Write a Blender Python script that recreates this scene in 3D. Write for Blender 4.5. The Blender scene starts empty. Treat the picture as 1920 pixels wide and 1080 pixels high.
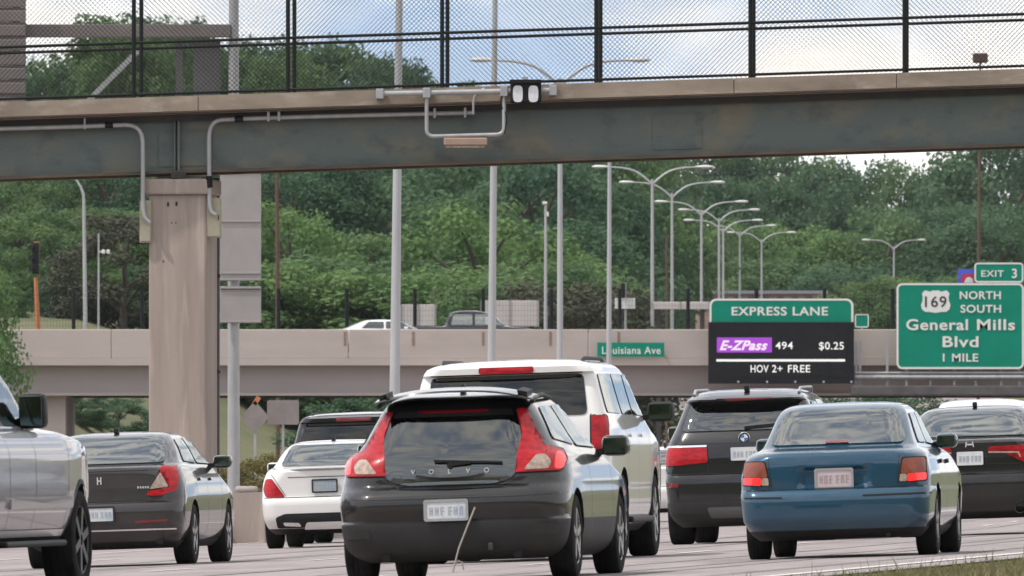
import bpy, bmesh, math, random
from mathutils import Vector, Matrix

random.seed(7)
R = math.radians
scene = bpy.context.scene
COL = scene.collection

# ------------------------------------------------------------------ camera
FPX = 24700.0        # focal length in pixels of the 1920 wide photograph
HZ = 924.0           # row of the horizon in the photograph
CAMZ = 0.66
CROSS = 0.032        # cross fall of the banked carriageway
cam_d = bpy.data.cameras.new('camera')
cam = bpy.data.objects.new('camera', cam_d)
COL.objects.link(cam)
cam.location = (0, 0, CAMZ)
cam.rotation_euler = (R(90), 0, 0)
cam_d.sensor_width = 36.0
cam_d.lens = FPX / 1920 * 36.0
cam_d.shift_y = (HZ - 540) / 1920
cam_d.clip_start = 1.0
cam_d.clip_end = 9000.0
cam_d.dof.use_dof = True
cam_d.dof.focus_distance = 150.0
cam_d.dof.aperture_fstop = 19.0
scene.camera = cam

# ------------------------------------------------------------------ light
SUN_EL, SUN_AZ = 58.0, 249.0     # degrees; azimuth clockwise from the view direction
world = bpy.data.worlds.new('World')
scene.world = world
world.use_nodes = True
wn, wl = world.node_tree.nodes, world.node_tree.links
wn.clear()
w_out = wn.new('ShaderNodeOutputWorld')
w_bg = wn.new('ShaderNodeBackground')
w_sky = wn.new('ShaderNodeTexSky')
w_sky.sky_type = 'NISHITA'
w_sky.sun_disc = False
w_sky.sun_elevation = R(SUN_EL)
w_sky.sun_rotation = R(SUN_AZ)
w_sky.air_density = 1.0
w_sky.dust_density = 0.6
w_sky.ozone_density = 1.5
w_tc = wn.new('ShaderNodeTexCoord')
w_map = wn.new('ShaderNodeMapping')
w_map.inputs['Scale'].default_value = (17, 17, 40)
w_no = wn.new('ShaderNodeTexNoise')
w_no.inputs['Scale'].default_value = 1.0
w_no.inputs['Detail'].default_value = 5.0
w_no.inputs['Roughness'].default_value = 0.55
w_rm = wn.new('ShaderNodeValToRGB')
w_rm.color_ramp.elements[0].position = 0.40
w_rm.color_ramp.elements[1].position = 0.60
w_rm.color_ramp.elements[0].color = (0.24, 0.24, 0.24, 1)
w_mix = wn.new('ShaderNodeMixRGB')
w_mix.inputs['Color2'].default_value = (12.2, 11.5, 10.6, 1)
wl.new(w_tc.outputs['Generated'], w_map.inputs['Vector'])
wl.new(w_map.outputs['Vector'], w_no.inputs['Vector'])
wl.new(w_no.outputs['Fac'], w_rm.inputs['Fac'])
wl.new(w_rm.outputs['Color'], w_mix.inputs['Fac'])
w_off = wn.new('ShaderNodeVectorMath')      # thin high haze: the horizon keeps the blue of the sky a little above it
w_off.operation = 'ADD'
w_off.inputs[1].default_value = (0, 0, .22)
w_nrm = wn.new('ShaderNodeVectorMath')
w_nrm.operation = 'NORMALIZE'
wl.new(w_tc.outputs['Generated'], w_off.inputs[0])
wl.new(w_off.outputs[0], w_nrm.inputs[0])
wl.new(w_nrm.outputs[0], w_sky.inputs['Vector'])
w_gain = wn.new('ShaderNodeMixRGB')
w_gain.blend_type = 'MULTIPLY'
w_gain.inputs['Fac'].default_value = 1.0
w_gain.inputs['Color2'].default_value = (1.45, 1.6, 1.66, 1)
wl.new(w_sky.outputs['Color'], w_gain.inputs['Color1'])
wl.new(w_gain.outputs['Color'], w_mix.inputs['Color1'])
wl.new(w_mix.outputs['Color'], w_bg.inputs['Color'])
w_bg.inputs['Strength'].default_value = 0.135
wl.new(w_bg.outputs['Background'], w_out.inputs['Surface'])

sun_d = bpy.data.lights.new('sun', 'SUN')
sun_d.energy = 3.3
sun_d.angle = R(1.5)
sun_d.color = (1.0, 0.95, 0.88)
sun = bpy.data.objects.new('sun', sun_d)
COL.objects.link(sun)
_az, _el = R(SUN_AZ), R(SUN_EL)
sun_vec = Vector((math.sin(_az) * math.cos(_el), math.cos(_az) * math.cos(_el), math.sin(_el)))
sun.rotation_euler = sun_vec.to_track_quat('Z', 'Y').to_euler()
sun.location = sun_vec * 300

vs = scene.view_settings
vs.view_transform = 'Standard'
vs.look = 'None'
vs.gamma = 1.0
vs.use_curve_mapping = False
vs.exposure = -0.1
scene.render.engine = 'CYCLES'
scene.cycles.use_denoising = True
scene.cycles.max_bounces = 8
scene.cycles.transparent_max_bounces = 24
scene.cycles.volume_bounces = 1
scene.cycles.caustics_reflective = False
scene.cycles.caustics_refractive = False


# ------------------------------------------------------------------ helpers
def lerp(a, b, t):
    return a + (b - a) * t


def interp(tab, x):
    if x <= tab[0][0]:
        return tab[0][1]
    for (x0, y0), (x1, y1) in zip(tab, tab[1:]):
        if x <= x1:
            return lerp(y0, y1, (x - x0) / (x1 - x0))
    return tab[-1][1]


def sstep(a, b, x):
    t = max(0.0, min(1.0, (x - a) / (b - a)))
    return t * t * (3 - 2 * t)


MED = [(-100, -30), (40, -17), (100, -10.5), (140, -7.3), (209, -4.2), (260, -2.4), (310, -.4), (397, 1.45), (490, 3.6),
       (601, 6.4), (695, 8.5), (766, 11.1), (890, 14.2), (1058, 20), (1160, 31), (1400, 46), (4000, 120)]
CORZ = [(500, 0.1), (601, 2.4), (695, 4.1), (766, 5.2), (890, 7.0), (1058, 9.0), (1160, 10.5), (1500, 14), (4000, 20)]
HILL = [(488, 0), (500, 3.2), (512, 5.6), (540, 6.3), (650, 9.2), (900, 15.0), (1200, 21.5), (1600, 27), (4000, 30)]
EDGE = [(-100, -60), (40, -6.8), (94.5, 1.99), (115, 4.75), (130, 6.65), (150, 8.85), (170, 10.8), (220, 14.3), (280, 16.8), (500, 22.0)]


def edge_x(y):
    return interp(EDGE, y)


def gz(x, y):
    base = CROSS * max(-16.0, min(16.0, x))
    if y < 0:
        return base + 30 * sstep(-25, -85, y)      # unseen bank added behind the camera to darken what the cars reflect
    if y <= 480:
        return base
    cx = interp(MED, y)
    a = abs(x - (cx + 3))
    k = sstep(19, 31, a)
    zc = interp(CORZ, y) + base * (1 - sstep(480, 520, y))
    zo = interp(HILL, y) + base * (1 - sstep(480, 500, y))
    return lerp(zc, zo, k)


def PX(px, py, d):
    """world point that the photograph shows at pixel (px, py), d metres away"""
    return Vector(((px - 960) * d / FPX, d, CAMZ + (HZ - py) * d / FPX))


def put(o):
    COL.objects.link(o)
    return o


def tag(o, label=None, cat=None, group=None, kind=None):
    if label:
        o['label'] = label
    if cat:
        o['category'] = cat
    if group:
        o['group'] = group
    if kind:
        o['kind'] = kind
    return o


def empty(name, loc=(0, 0, 0), label=None, cat=None, group=None):
    o = put(bpy.data.objects.new(name, None))
    o.location = loc
    o.empty_display_size = 0.2
    return tag(o, label, cat, group)


def top_loc(p):
    while p is not None and p.parent is not None:
        p = p.parent
    return Vector(p.location) if p is not None else Vector((0, 0, 0))


class MB:
    """collects shapes into one mesh"""
    def __init__(s):
        s.v, s.f, s.m = [], [], []
        s.mi = 0

    def add(s, vs_, fs):
        n = len(s.v)
        s.v += [tuple(p) for p in vs_]
        for f in fs:
            s.f.append(tuple(i + n for i in f))
            s.m.append(s.mi)
        return s

    def box(s, x0, x1, y0, y1, z0, z1, fn=None):
        p = [(x, y, z) for z in (z0, z1) for y in (y0, y1) for x in (x0, x1)]
        if fn:
            p = [fn(*q) for q in p]
        return s.add(p, [(0, 2, 3, 1), (4, 5, 7, 6), (0, 1, 5, 4), (2, 6, 7, 3), (0, 4, 6, 2), (1, 3, 7, 5)])

    def bbox(s, x0, x1, y0, y1, z0, z1, b=0.01):
        """box with chamfered edges"""
        bm = bmesh.new()
        bmesh.ops.create_cube(bm, size=1)
        for v in bm.verts:
            v.co = Vector((lerp(x0, x1, v.co.x + .5), lerp(y0, y1, v.co.y + .5), lerp(z0, z1, v.co.z + .5)))
        bmesh.ops.bevel(bm, geom=bm.edges[:], offset=b, segments=2, affect='EDGES', profile=.5)
        bm.verts.index_update()
        s.add([v.co for v in bm.verts], [[v.index for v in f.verts] for f in bm.faces])
        bm.free()
        return s

    def bar(s, p, q, w, h=None, up=(0, 0, 1)):
        """rectangular bar from p to q"""
        h = w if h is None else h
        p, q = Vector(p), Vector(q)
        d = (q - p).normalized()
        u = Vector(up)
        if abs(d.dot(u)) > .99:
            u = Vector((0, 1, 0))
        a = d.cross(u).normalized() * (w / 2)
        b = a.cross(d).normalized() * (h / 2)
        vv = [c + i * a + j * b for c in (p, q) for i, j in ((-1, -1), (1, -1), (1, 1), (-1, 1))]
        return s.add(vv, [(3, 2, 1, 0), (4, 5, 6, 7), (0, 1, 5, 4), (1, 2, 6, 5), (2, 3, 7, 6), (3, 0, 4, 7)])

    def tube(s, pts, r, n=8, caps=True):
        pts = [Vector(p) for p in pts]
        rs = r if isinstance(r, (list, tuple)) else [r] * len(pts)
        prev = None
        rings = []
        for i, p in enumerate(pts):
            t = (pts[min(i + 1, len(pts) - 1)] - pts[max(i - 1, 0)]).normalized()
            if prev is None:
                u = Vector((0, 0, 1)) if abs(t.z) < .9 else Vector((1, 0, 0))
            else:
                u = prev
            a = (u - t * u.dot(t)).normalized()
            prev = a
            b = t.cross(a)
            rings.append([p + (a * math.cos(k * 2 * math.pi / n) + b * math.sin(k * 2 * math.pi / n)) * rs[i] for k in range(n)])
        vv = [p for ring in rings for p in ring]
        ff = []
        for i in range(len(pts) - 1):
            for k in range(n):
                k2 = (k + 1) % n
                ff.append((i * n + k, i * n + k2, (i + 1) * n + k2, (i + 1) * n + k))
        if caps:
            ff.append(tuple(range(n - 1, -1, -1)))
            ff.append(tuple((len(pts) - 1) * n + k for k in range(n)))
        return s.add(vv, ff)

    def lathe(s, prof, center, axis='x', n=28):
        """prof: list of (along axis, radius)"""
        c = Vector(center)
        vv, ff = [], []
        for (a, r) in prof:
            for k in range(n):
                t = 2 * math.pi * k / n
                e, g = r * math.cos(t), r * math.sin(t)
                vv.append(c + (Vector((a, e, g)) if axis == 'x' else Vector((e, a, g)) if axis == 'y' else Vector((e, g, a))))
        for i in range(len(prof) - 1):
            for k in range(n):
                k2 = (k + 1) % n
                ff.append((i * n + k, i * n + k2, (i + 1) * n + k2, (i + 1) * n + k))
        return s.add(vv, ff)

    def prism(s, poly, y0, y1):
        """outline in x,z pushed from y0 to y1"""
        n = len(poly)
        vv = [(x, y0, z) for x, z in poly] + [(x, y1, z) for x, z in poly]
        ff = [tuple(range(n)), tuple(range(2 * n - 1, n - 1, -1))]
        ff += [(i, i + n, (i + 1) % n + n, (i + 1) % n) for i in range(n)]
        return s.add(vv, ff)

    def build(s, name, mat, parent=None, local=False, smooth=None):
        off = Vector((0, 0, 0)) if local else top_loc(parent)
        me = bpy.data.meshes.new(name)
        me.from_pydata([Vector(p) - off for p in s.v], [], s.f)
        mats = mat if isinstance(mat, (list, tuple)) else [mat]
        for m in mats:
            me.materials.append(m)
        if len(mats) > 1:
            me.polygons.foreach_set('material_index', s.m)
        bm = bmesh.new()
        bm.from_mesh(me)
        bmesh.ops.recalc_face_normals(bm, faces=bm.faces[:])
        bm.to_mesh(me)
        bm.free()
        if smooth:
            me.polygons.foreach_set('use_smooth', [True] * len(me.polygons))
            me.set_sharp_from_angle(angle=R(smooth))
        o = put(bpy.data.objects.new(name, me))
        o.parent = parent
        return o


# ------------------------------------------------------------------ materials
MATS = {}


def new_mat(name):
    m = bpy.data.materials.new(name)
    m.use_nodes = True
    m.node_tree.nodes.clear()
    return m, m.node_tree.nodes, m.node_tree.links


def surf(name, col, rough=.7, col2=None, scale=4.0, amount=1.0, metal=0.0, coat=0.0, bump=0.0, bscale=40.0, stretch=(1, 1, 1),
         detail=6.0, spec=.5, emis=None, estr=0.0, lo=.35, hi=.68, col3=None, scale3=.6, coatr=.05, geom=False):
    if name in MATS:
        return MATS[name]
    m, n, l = new_mat(name)
    out = n.new('ShaderNodeOutputMaterial')
    b = n.new('ShaderNodeBsdfPrincipled')
    l.new(b.outputs[0], out.inputs['Surface'])
    b.inputs['Base Color'].default_value = (*col, 1)
    b.inputs['Roughness'].default_value = rough
    b.inputs['Metallic'].default_value = metal
    b.inputs['Coat Weight'].default_value = coat
    b.inputs['Coat Roughness'].default_value = coatr
    b.inputs['Specular IOR Level'].default_value = spec
    if emis:
        b.inputs['Emission Color'].default_value = (*emis, 1)
        b.inputs['Emission Strength'].default_value = estr
    tc = n.new('ShaderNodeTexCoord')
    mp = n.new('ShaderNodeMapping')
    mp.inputs['Scale'].default_value = stretch
    if geom:
        g = n.new('ShaderNodeNewGeometry')
        l.new(g.outputs['Position'], mp.inputs['Vector'])
    else:
        l.new(tc.outputs['Object'], mp.inputs['Vector'])

    def noise_(sc, lo_, hi_, det=detail):
        t = n.new('ShaderNodeTexNoise')
        t.inputs['Scale'].default_value = sc
        t.inputs['Detail'].default_value = det
        t.inputs['Roughness'].default_value = .6
        l.new(mp.outputs[0], t.inputs['Vector'])
        r = n.new('ShaderNodeMapRange')
        r.inputs['From Min'].default_value = lo_
        r.inputs['From Max'].default_value = hi_
        l.new(t.outputs['Fac'], r.inputs['Value'])
        return r.outputs['Result']
    if col2 is not None:
        mx = n.new('ShaderNodeMixRGB')
        mx.inputs['Color1'].default_value = (*col, 1)
        mx.inputs['Color2'].default_value = (*col2, 1)
        fa = noise_(scale, lo, hi)
        if amount < 1:
            mu = n.new('ShaderNodeMath')
            mu.operation = 'MULTIPLY'
            mu.inputs[1].default_value = amount
            l.new(fa, mu.inputs[0])
            fa = mu.outputs[0]
        l.new(fa, mx.inputs['Fac'])
        last = mx.outputs[0]
        if col3 is not None:
            m3 = n.new('ShaderNodeMixRGB')
            m3.inputs['Color2'].default_value = (*col3, 1)
            l.new(last, m3.inputs['Color1'])
            l.new(noise_(scale3, .52, .72), m3.inputs['Fac'])
            last = m3.outputs[0]
        l.new(last, b.inputs['Base Color'])
    if bump:
        t = n.new('ShaderNodeTexNoise')
        t.inputs['Scale'].default_value = bscale
        t.inputs['Detail'].default_value = 4
        l.new(mp.outputs[0], t.inputs['Vector'])
        bp = n.new('ShaderNodeBump')
        bp.inputs['Strength'].default_value = bump
        bp.inputs['Distance'].default_value = .02
        l.new(t.outputs['Fac'], bp.inputs['Height'])
        l.new(bp.outputs[0], b.inputs['Normal'])
    MATS[name] = m
    return m


def paint(name, col, metal=.35, rough=.38, dirt=.25, cior=1.5):
    """car paint with clear coat, a dusty lower body and a dark lining on the inside of the shell"""
    if name in MATS:
        return MATS[name]
    m, n, l = new_mat(name)
    out = n.new('ShaderNodeOutputMaterial')
    b = n.new('ShaderNodeBsdfPrincipled')
    b.inputs['Metallic'].default_value = metal
    b.inputs['Coat Weight'].default_value = 1.0
    b.inputs['Coat Roughness'].default_value = .05
    b.inputs['Coat IOR'].default_value = cior
    b.inputs['Specular IOR Level'].default_value = .15
    tc = n.new('ShaderNodeTexCoord')
    sp = n.new('ShaderNodeSeparateXYZ')
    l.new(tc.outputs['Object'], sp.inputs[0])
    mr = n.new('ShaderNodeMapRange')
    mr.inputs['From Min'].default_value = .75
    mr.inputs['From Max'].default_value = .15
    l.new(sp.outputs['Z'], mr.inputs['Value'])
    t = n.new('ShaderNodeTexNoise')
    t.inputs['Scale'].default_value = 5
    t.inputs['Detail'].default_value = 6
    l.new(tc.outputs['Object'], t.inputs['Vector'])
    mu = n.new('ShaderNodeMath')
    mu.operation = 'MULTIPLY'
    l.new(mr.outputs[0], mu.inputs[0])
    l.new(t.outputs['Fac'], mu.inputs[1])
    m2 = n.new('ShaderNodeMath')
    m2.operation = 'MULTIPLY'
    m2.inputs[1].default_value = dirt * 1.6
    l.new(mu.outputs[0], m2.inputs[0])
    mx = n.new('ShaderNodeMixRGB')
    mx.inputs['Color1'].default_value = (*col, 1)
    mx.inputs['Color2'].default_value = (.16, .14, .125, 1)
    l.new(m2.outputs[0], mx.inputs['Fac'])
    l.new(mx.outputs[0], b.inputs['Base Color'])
    ra = n.new('ShaderNodeMath')
    ra.operation = 'ADD'
    ra.inputs[1].default_value = rough
    l.new(m2.outputs[0], ra.inputs[0])
    l.new(ra.outputs[0], b.inputs['Roughness'])
    g = n.new('ShaderNodeNewGeometry')
    d = n.new('ShaderNodeBsdfDiffuse')
    d.inputs['Color'].default_value = (.16, .15, .14, 1)
    ms = n.new('ShaderNodeMixShader')
    l.new(g.outputs['Backfacing'], ms.inputs[0])
    l.new(b.outputs[0], ms.inputs[1])
    l.new(d.outputs[0], ms.inputs[2])
    l.new(ms.outputs[0], out.inputs['Surface'])
    MATS[name] = m
    return m


def glass(name, tint, refl=1.5):
    if name in MATS:
        return MATS[name]
    m, n, l = new_mat(name)
    out = n.new('ShaderNodeOutputMaterial')
    tr = n.new('ShaderNodeBsdfTransparent')
    tr.inputs['Color'].default_value = (*tint, 1)
    gl = n.new('ShaderNodeBsdfGlossy')
    gl.inputs['Roughness'].default_value = .03
    gl.inputs['Color'].default_value = (.95, 1, 1, 1)
    fr = n.new('ShaderNodeFresnel')
    fr.inputs['IOR'].default_value = refl
    tc = n.new('ShaderNodeTexCoord')
    tn = n.new('ShaderNodeTexNoise')
    tn.inputs['Scale'].default_value = 2.2
    tn.inputs['Detail'].default_value = 2
    l.new(tc.outputs['Object'], tn.inputs['Vector'])
    bp = n.new('ShaderNodeBump')
    bp.inputs['Strength'].default_value = .07
    bp.inputs['Distance'].default_value = .02
    l.new(tn.outputs['Fac'], bp.inputs['Height'])
    l.new(bp.outputs[0], gl.inputs['Normal'])
    ms = n.new('ShaderNodeMixShader')
    l.new(fr.outputs[0], ms.inputs[0])
    l.new(tr.outputs[0], ms.inputs[1])
    l.new(gl.outputs[0], ms.inputs[2])
    l.new(ms.outputs[0], out.inputs['Surface'])
    MATS[name] = m
    return m


M_CONC = surf('pier_concrete', (.39, .32, .28), .85, (.28, .23, .198), 1.6, col3=(.46, .378, .33), scale3=3.5, bump=.25, bscale=60, stretch=(1.6, 1.6, .14))
M_CONC2 = surf('parapet_concrete', (.47, .405, .375), .85, (.37, .315, .29), .8, col3=(.54, .465, .425), scale3=.4, bump=.2, bscale=30, stretch=(.25, 1, 1))
M_FASC = surf('fascia_concrete', (.33, .27, .21), .85, (.19, .15, .115), 1.3, col3=(.42, .36, .30), scale3=3, bump=.2, bscale=50, stretch=(.5, 1, 1.2))
M_STEEL = surf('weathered_girder_paint', (.112, .138, .130), .6, (.24, .19, .115), 1.4, col3=(.075, .09, .092), scale3=3.2, stretch=(.7, 1, 1.1), lo=.48, hi=.84)
M_STEELD = surf('dark_steel', (.04, .04, .04), .6, (.06, .05, .04), 3, spec=.25)
M_RUST = surf('rusty_flange', (.15, .115, .075), .8, (.06, .055, .05), 2.5, stretch=(.6, 1, 1))
M_GALV = surf('galvanised_steel', (.42, .42, .42), .45, (.33, .33, .34), 6, metal=.35, stretch=(1, 1, .3))
M_POLE = surf('aluminium_pole', (.46, .46, .47), .5, (.38, .38, .39), 2, metal=.25, stretch=(1, 1, .2))
M_BLACK = surf('black_vinyl', (.009, .010, .011), .6, spec=.25)
M_WIRE = surf('black_wire', (.014, .015, .016), .6, spec=.25)
M_PLAST = surf('black_plastic', (.012, .012, .013), .55, (.02, .0195, .019), 8, spec=.25)
M_PLASTG = surf('grey_plastic', (.024, .024, .025), .6, (.036, .034, .032), 5, spec=.3)
M_RUBBER = surf('tyre_rubber', (.010, .010, .011), .9, (.026, .025, .023), 7, spec=.15)
M_RIM = surf('alloy_rim', (.45, .45, .46), .3, (.33, .32, .31), 9, metal=.8)
M_CHROME = surf('chrome', (.80, .80, .81), .25, metal=.9)
M_SILVER = surf('badge_silver', (.60, .60, .60), .35, (.48, .48, .49), 30)
M_RED = surf('red_lens', (.50, .010, .016), .3, (.24, .004, .010), 11, coat=.35, stretch=(1, 1, 2.5), spec=.2)
M_REDLIT = surf('lit_red_lens', (.6, .012, .012), .2, coat=1, emis=(1, .02, .02), estr=1.1)
M_REDD = surf('dark_red_lens', (.16, .006, .010), .2, coat=1.0)
M_AMBER = surf('amber_lens', (.26, .055, .022), .3, (.17, .03, .012), 14, coat=.4)
M_CLEAR = surf('clear_lens', (.50, .39, .31), .2, (.26, .19, .15), 25, coat=.4)
M_PLATE = surf('plate_white', (.66, .67, .66), .5, (.48, .55, .62), 5, lo=.45, hi=.6)
M_PLATEB = surf('plate_blue', (.22, .31, .36), .5, (.40, .42, .40), 6, stretch=(1, 1, 3))
M_INK = surf('plate_ink', (.38, .41, .47), .6)
M_INKR = surf('plate_ink_red', (.42, .30, .31), .6)
M_SEAT = surf('seat_fabric', (.07, .066, .062), .9, (.10, .095, .088), 20)
M_TRIM = surf('cabin_trim', (.05, .05, .05), .85, (.075, .07, .068), 10)
M_MIRR = surf('mirror_glass', (.10, .13, .125), .06, metal=1.0)
G_CLEAR = glass('sedan_glass', (.82, .89, .86), 2.9)
G_GREY = glass('tinted_glass', (.36, .39, .39), 2.2)
G_DARK = glass('privacy_glass', (.035, .04, .045), 1.6)
M_FRIT = surf('window_seal', (.010, .010, .011), .3, coat=.6)
M_GREEN = surf('sign_green', (.0, .23, .15), .6, (.0, .20, .128), 1.2, spec=.2)
M_WHITE = surf('sign_white', (.70, .70, .67), .5)
M_SIGNBACK = surf('sign_back_aluminium', (.36, .335, .33), .55, (.31, .29, .285), 2, metal=.2)
M_SIGNB2 = surf('sign_back_brown', (.20, .175, .165), .6, (.16, .14, .135), 2)


# ------------------------------------------------------------------ ground and road
def road_mat():
    m, n, l = new_mat('road_concrete')
    out = n.new('ShaderNodeOutputMaterial')
    b = n.new('ShaderNodeBsdfPrincipled')
    l.new(b.outputs[0], out.inputs['Surface'])
    b.inputs['Roughness'].default_value = .75
    tc = n.new('ShaderNodeTexCoord')
    mp = n.new('ShaderNodeMapping')
    mp.inputs['Scale'].default_value = (1, .08, 1)
    l.new(tc.outputs['Object'], mp.inputs['Vector'])

    def tex(sc, lo, hi, vec):
        t = n.new('ShaderNodeTexNoise')
        t.inputs['Scale'].default_value = sc
        t.inputs['Detail'].default_value = 8
        t.inputs['Roughness'].default_value = .65
        l.new(vec, t.inputs['Vector'])
        r = n.new('ShaderNodeMapRange')
        r.inputs['From Min'].default_value = lo
        r.inputs['From Max'].default_value = hi
        l.new(t.outputs['Fac'], r.inputs['Value'])
        return r.outputs[0]
    m1 = n.new('ShaderNodeMixRGB')
    m1.inputs['Color1'].default_value = (.31, .265, .262, 1)
    m1.inputs['Color2'].default_value = (.225, .192, .19, 1)
    l.new(tex(1.3, .38, .66, mp.outputs[0]), m1.inputs['Fac'])
    m2 = n.new('ShaderNodeMixRGB')
    m2.inputs['Color2'].default_value = (.37, .32, .312, 1)
    l.new(m1.outputs[0], m2.inputs['Color1'])
    l.new(tex(.25, .5, .75, tc.outputs['Object']), m2.inputs['Fac'])
    m3 = n.new('ShaderNodeMixRGB')
    m3.blend_type = 'MULTIPLY'
    m3.inputs['Fac'].default_value = .35
    l.new(m2.outputs[0], m3.inputs['Color1'])
    rr = n.new('ShaderNodeMapRange')
    rr.inputs['From Min'].default_value = 0
    rr.inputs['From Max'].default_value = 1
    rr.inputs['To Min'].default_value = .55
    l.new(tex(14, .3, .7, tc.outputs['Object']), rr.inputs['Value'])
    l.new(rr.outputs[0], m3.inputs['Color2'])
    l.new(m3.outputs[0], b.inputs['Base Color'])
    t = n.new('ShaderNodeTexNoise')
    t.inputs['Scale'].default_value = 60
    l.new(tc.outputs['Object'], t.inputs['Vector'])
    bp = n.new('ShaderNodeBump')
    bp.inputs['Strength'].default_value = .2
    bp.inputs['Distance'].default_value = .01
    l.new(t.outputs['Fac'], bp.inputs['Height'])
    l.new(bp.outputs[0], b.inputs['Normal'])
    return m


M_ROAD = road_mat()
M_GROUND = surf('ground_grass_soil', (.085, .10, .035), .95, (.13, .115, .055), .5, col3=(.05, .075, .02), scale3=.12, bump=.5, bscale=6)
M_LINE = surf('road_paint_white', (.62, .60, .55), .6, (.36, .33, .30), 9, lo=.5, hi=.75)
M_TAR = surf('joint_sealant', (.045, .042, .042), .7)


def strip_sheet(name, rows, mat, lift, kind='structure', ncol=24):
    """rows: (y, x0, x1)"""
    v, f = [], []
    for (y, x0, x1) in rows:
        for i in range(ncol + 1):
            x = lerp(x0, x1, i / ncol)
            v.append((x, y, gz(x, y) + lift))
    for j in range(len(rows) - 1):
        for i in range(ncol):
            a = j * (ncol + 1) + i
            f.append((a, a + 1, a + ncol + 2, a + ncol + 1))
    me = bpy.data.meshes.new(name)
    me.from_pydata(v, [], f)
    me.materials.append(mat)
    me.polygons.foreach_set('use_smooth', [True] * len(f))
    o = put(bpy.data.objects.new(name, me))
    return tag(o, kind=kind)


ys = [-400, -150, -85, -75, -65, -55, -45, -35, -25, 0, 40, 60, 80] + [90 + 10 * i for i in range(39)] + [480 + 4 * i for i in range(16)] + [545 + 20 * i for i in range(60)] + [1800, 2100]
xs = [-1200, -700, -300, -150, -100] + [-75 + 3.0 * i for i in range(61)] + [115, 140, 180, 320, 700, 1200]
gv, gf = [], []
for y in ys:
    for x in xs:
        bumpy = 0.0 if y < 520 else .5 * math.sin(x * .21 + y * .05) * sstep(21, 40, abs(x - interp(MED, y) - 3))
        gv.append((x, y, gz(x, y) - .01 + bumpy))
for j in range(len(ys) - 1):
    for i in range(len(xs) - 1):
        a = j * len(xs) + i
        gf.append((a, a + 1, a + len(xs) + 1, a + len(xs)))
me = bpy.data.meshes.new('ground')
me.from_pydata(gv, [], gf)
me.materials.append(M_GROUND)
me.polygons.foreach_set('use_smooth', [True] * len(gf))
tag(put(bpy.data.objects.new('ground', me)), kind='structure')

rows = []
for y in ys:
    if 0 <= y <= 1500:
        if y <= 500:
            rows.append((y, interp(MED, y) - 17, edge_x(y) + .55))
        else:
            rows.append((y, interp(MED, y) - 15, interp(MED, y) + 18.95))
strip_sheet('road', rows, M_ROAD, .006)


def lane_strip(name, off, w, y0, y1, dash=None, mat=None, lift=.012):
    mb = MB()
    y = y0
    step = 3.0
    while y < y1:
        ye = min(y1, y + (step if dash is None else dash[0]))
        a = [(edge_x(yy) - off + e, yy) for yy in (y, ye) for e in (-w / 2, w / 2)]
        mb.add([(x, yy, gz(x, yy) + lift) for x, yy in a], [(0, 1, 3, 2)])
        y = ye if dash is None else y + dash[0] + dash[1]
    return tag(mb.build(name, mat or M_LINE), kind='structure')


M_TRACK = surf('worn_wheel_track', (.27, .232, .23), .75, (.18, .155, .155), .9, stretch=(1.5, .1, 1), col3=(.31, .27, .265), scale3=.5)
for off in (2.1, 2.6, 3.6, 6.2, 7.9, 11.3, 13.0):
    lane_strip('wheel_track', off + .0, .42, 60, 420, mat=M_TRACK, lift=.0095)
lane_strip('edge_line', 0.0, .15, 40, 500)
lane_strip('lane_line', 5.0, .12, 46, 480, (3.2, 8.8))
lane_strip('lane_line', 9.9, .12, 43.6, 480, (3.2, 8.8))
lane_strip('lane_line', 14.6, .12, 49, 480, (3.2, 8.8))
lane_strip('median_edge_line', 17.2, .14, 60, 480)
lane_strip('road_joint', 0.75, .05, 40, 300, mat=M_TAR)
lane_strip('road_joint', 4.6, .03, 40, 300, mat=M_TAR)
lane_strip('road_joint', 7.7, .03, 40, 300, mat=M_TAR)
lane_strip('road_joint', 11.4, .04, 40, 300, mat=M_TAR)
jm = MB()
for k in range(34):
    y = 84 + k * 5.2
    a = [(lerp(edge_x(y) - 16.8, edge_x(y) - .8, t), y + t * 1.2) for t in (0, .33, .66, 1)]
    for (xa, ya), (xb, yb) in zip(a, a[1:]):
        jm.add([(xa, ya, gz(xa, ya) + .012), (xb, yb, gz(xb, yb) + .012), (xb, yb + .05, gz(xb, yb) + .012), (xa, ya + .05, gz(xa, ya) + .012)], [(0, 1, 2, 3)])
tag(jm.build('slab_joint', M_TAR), kind='structure')


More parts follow.
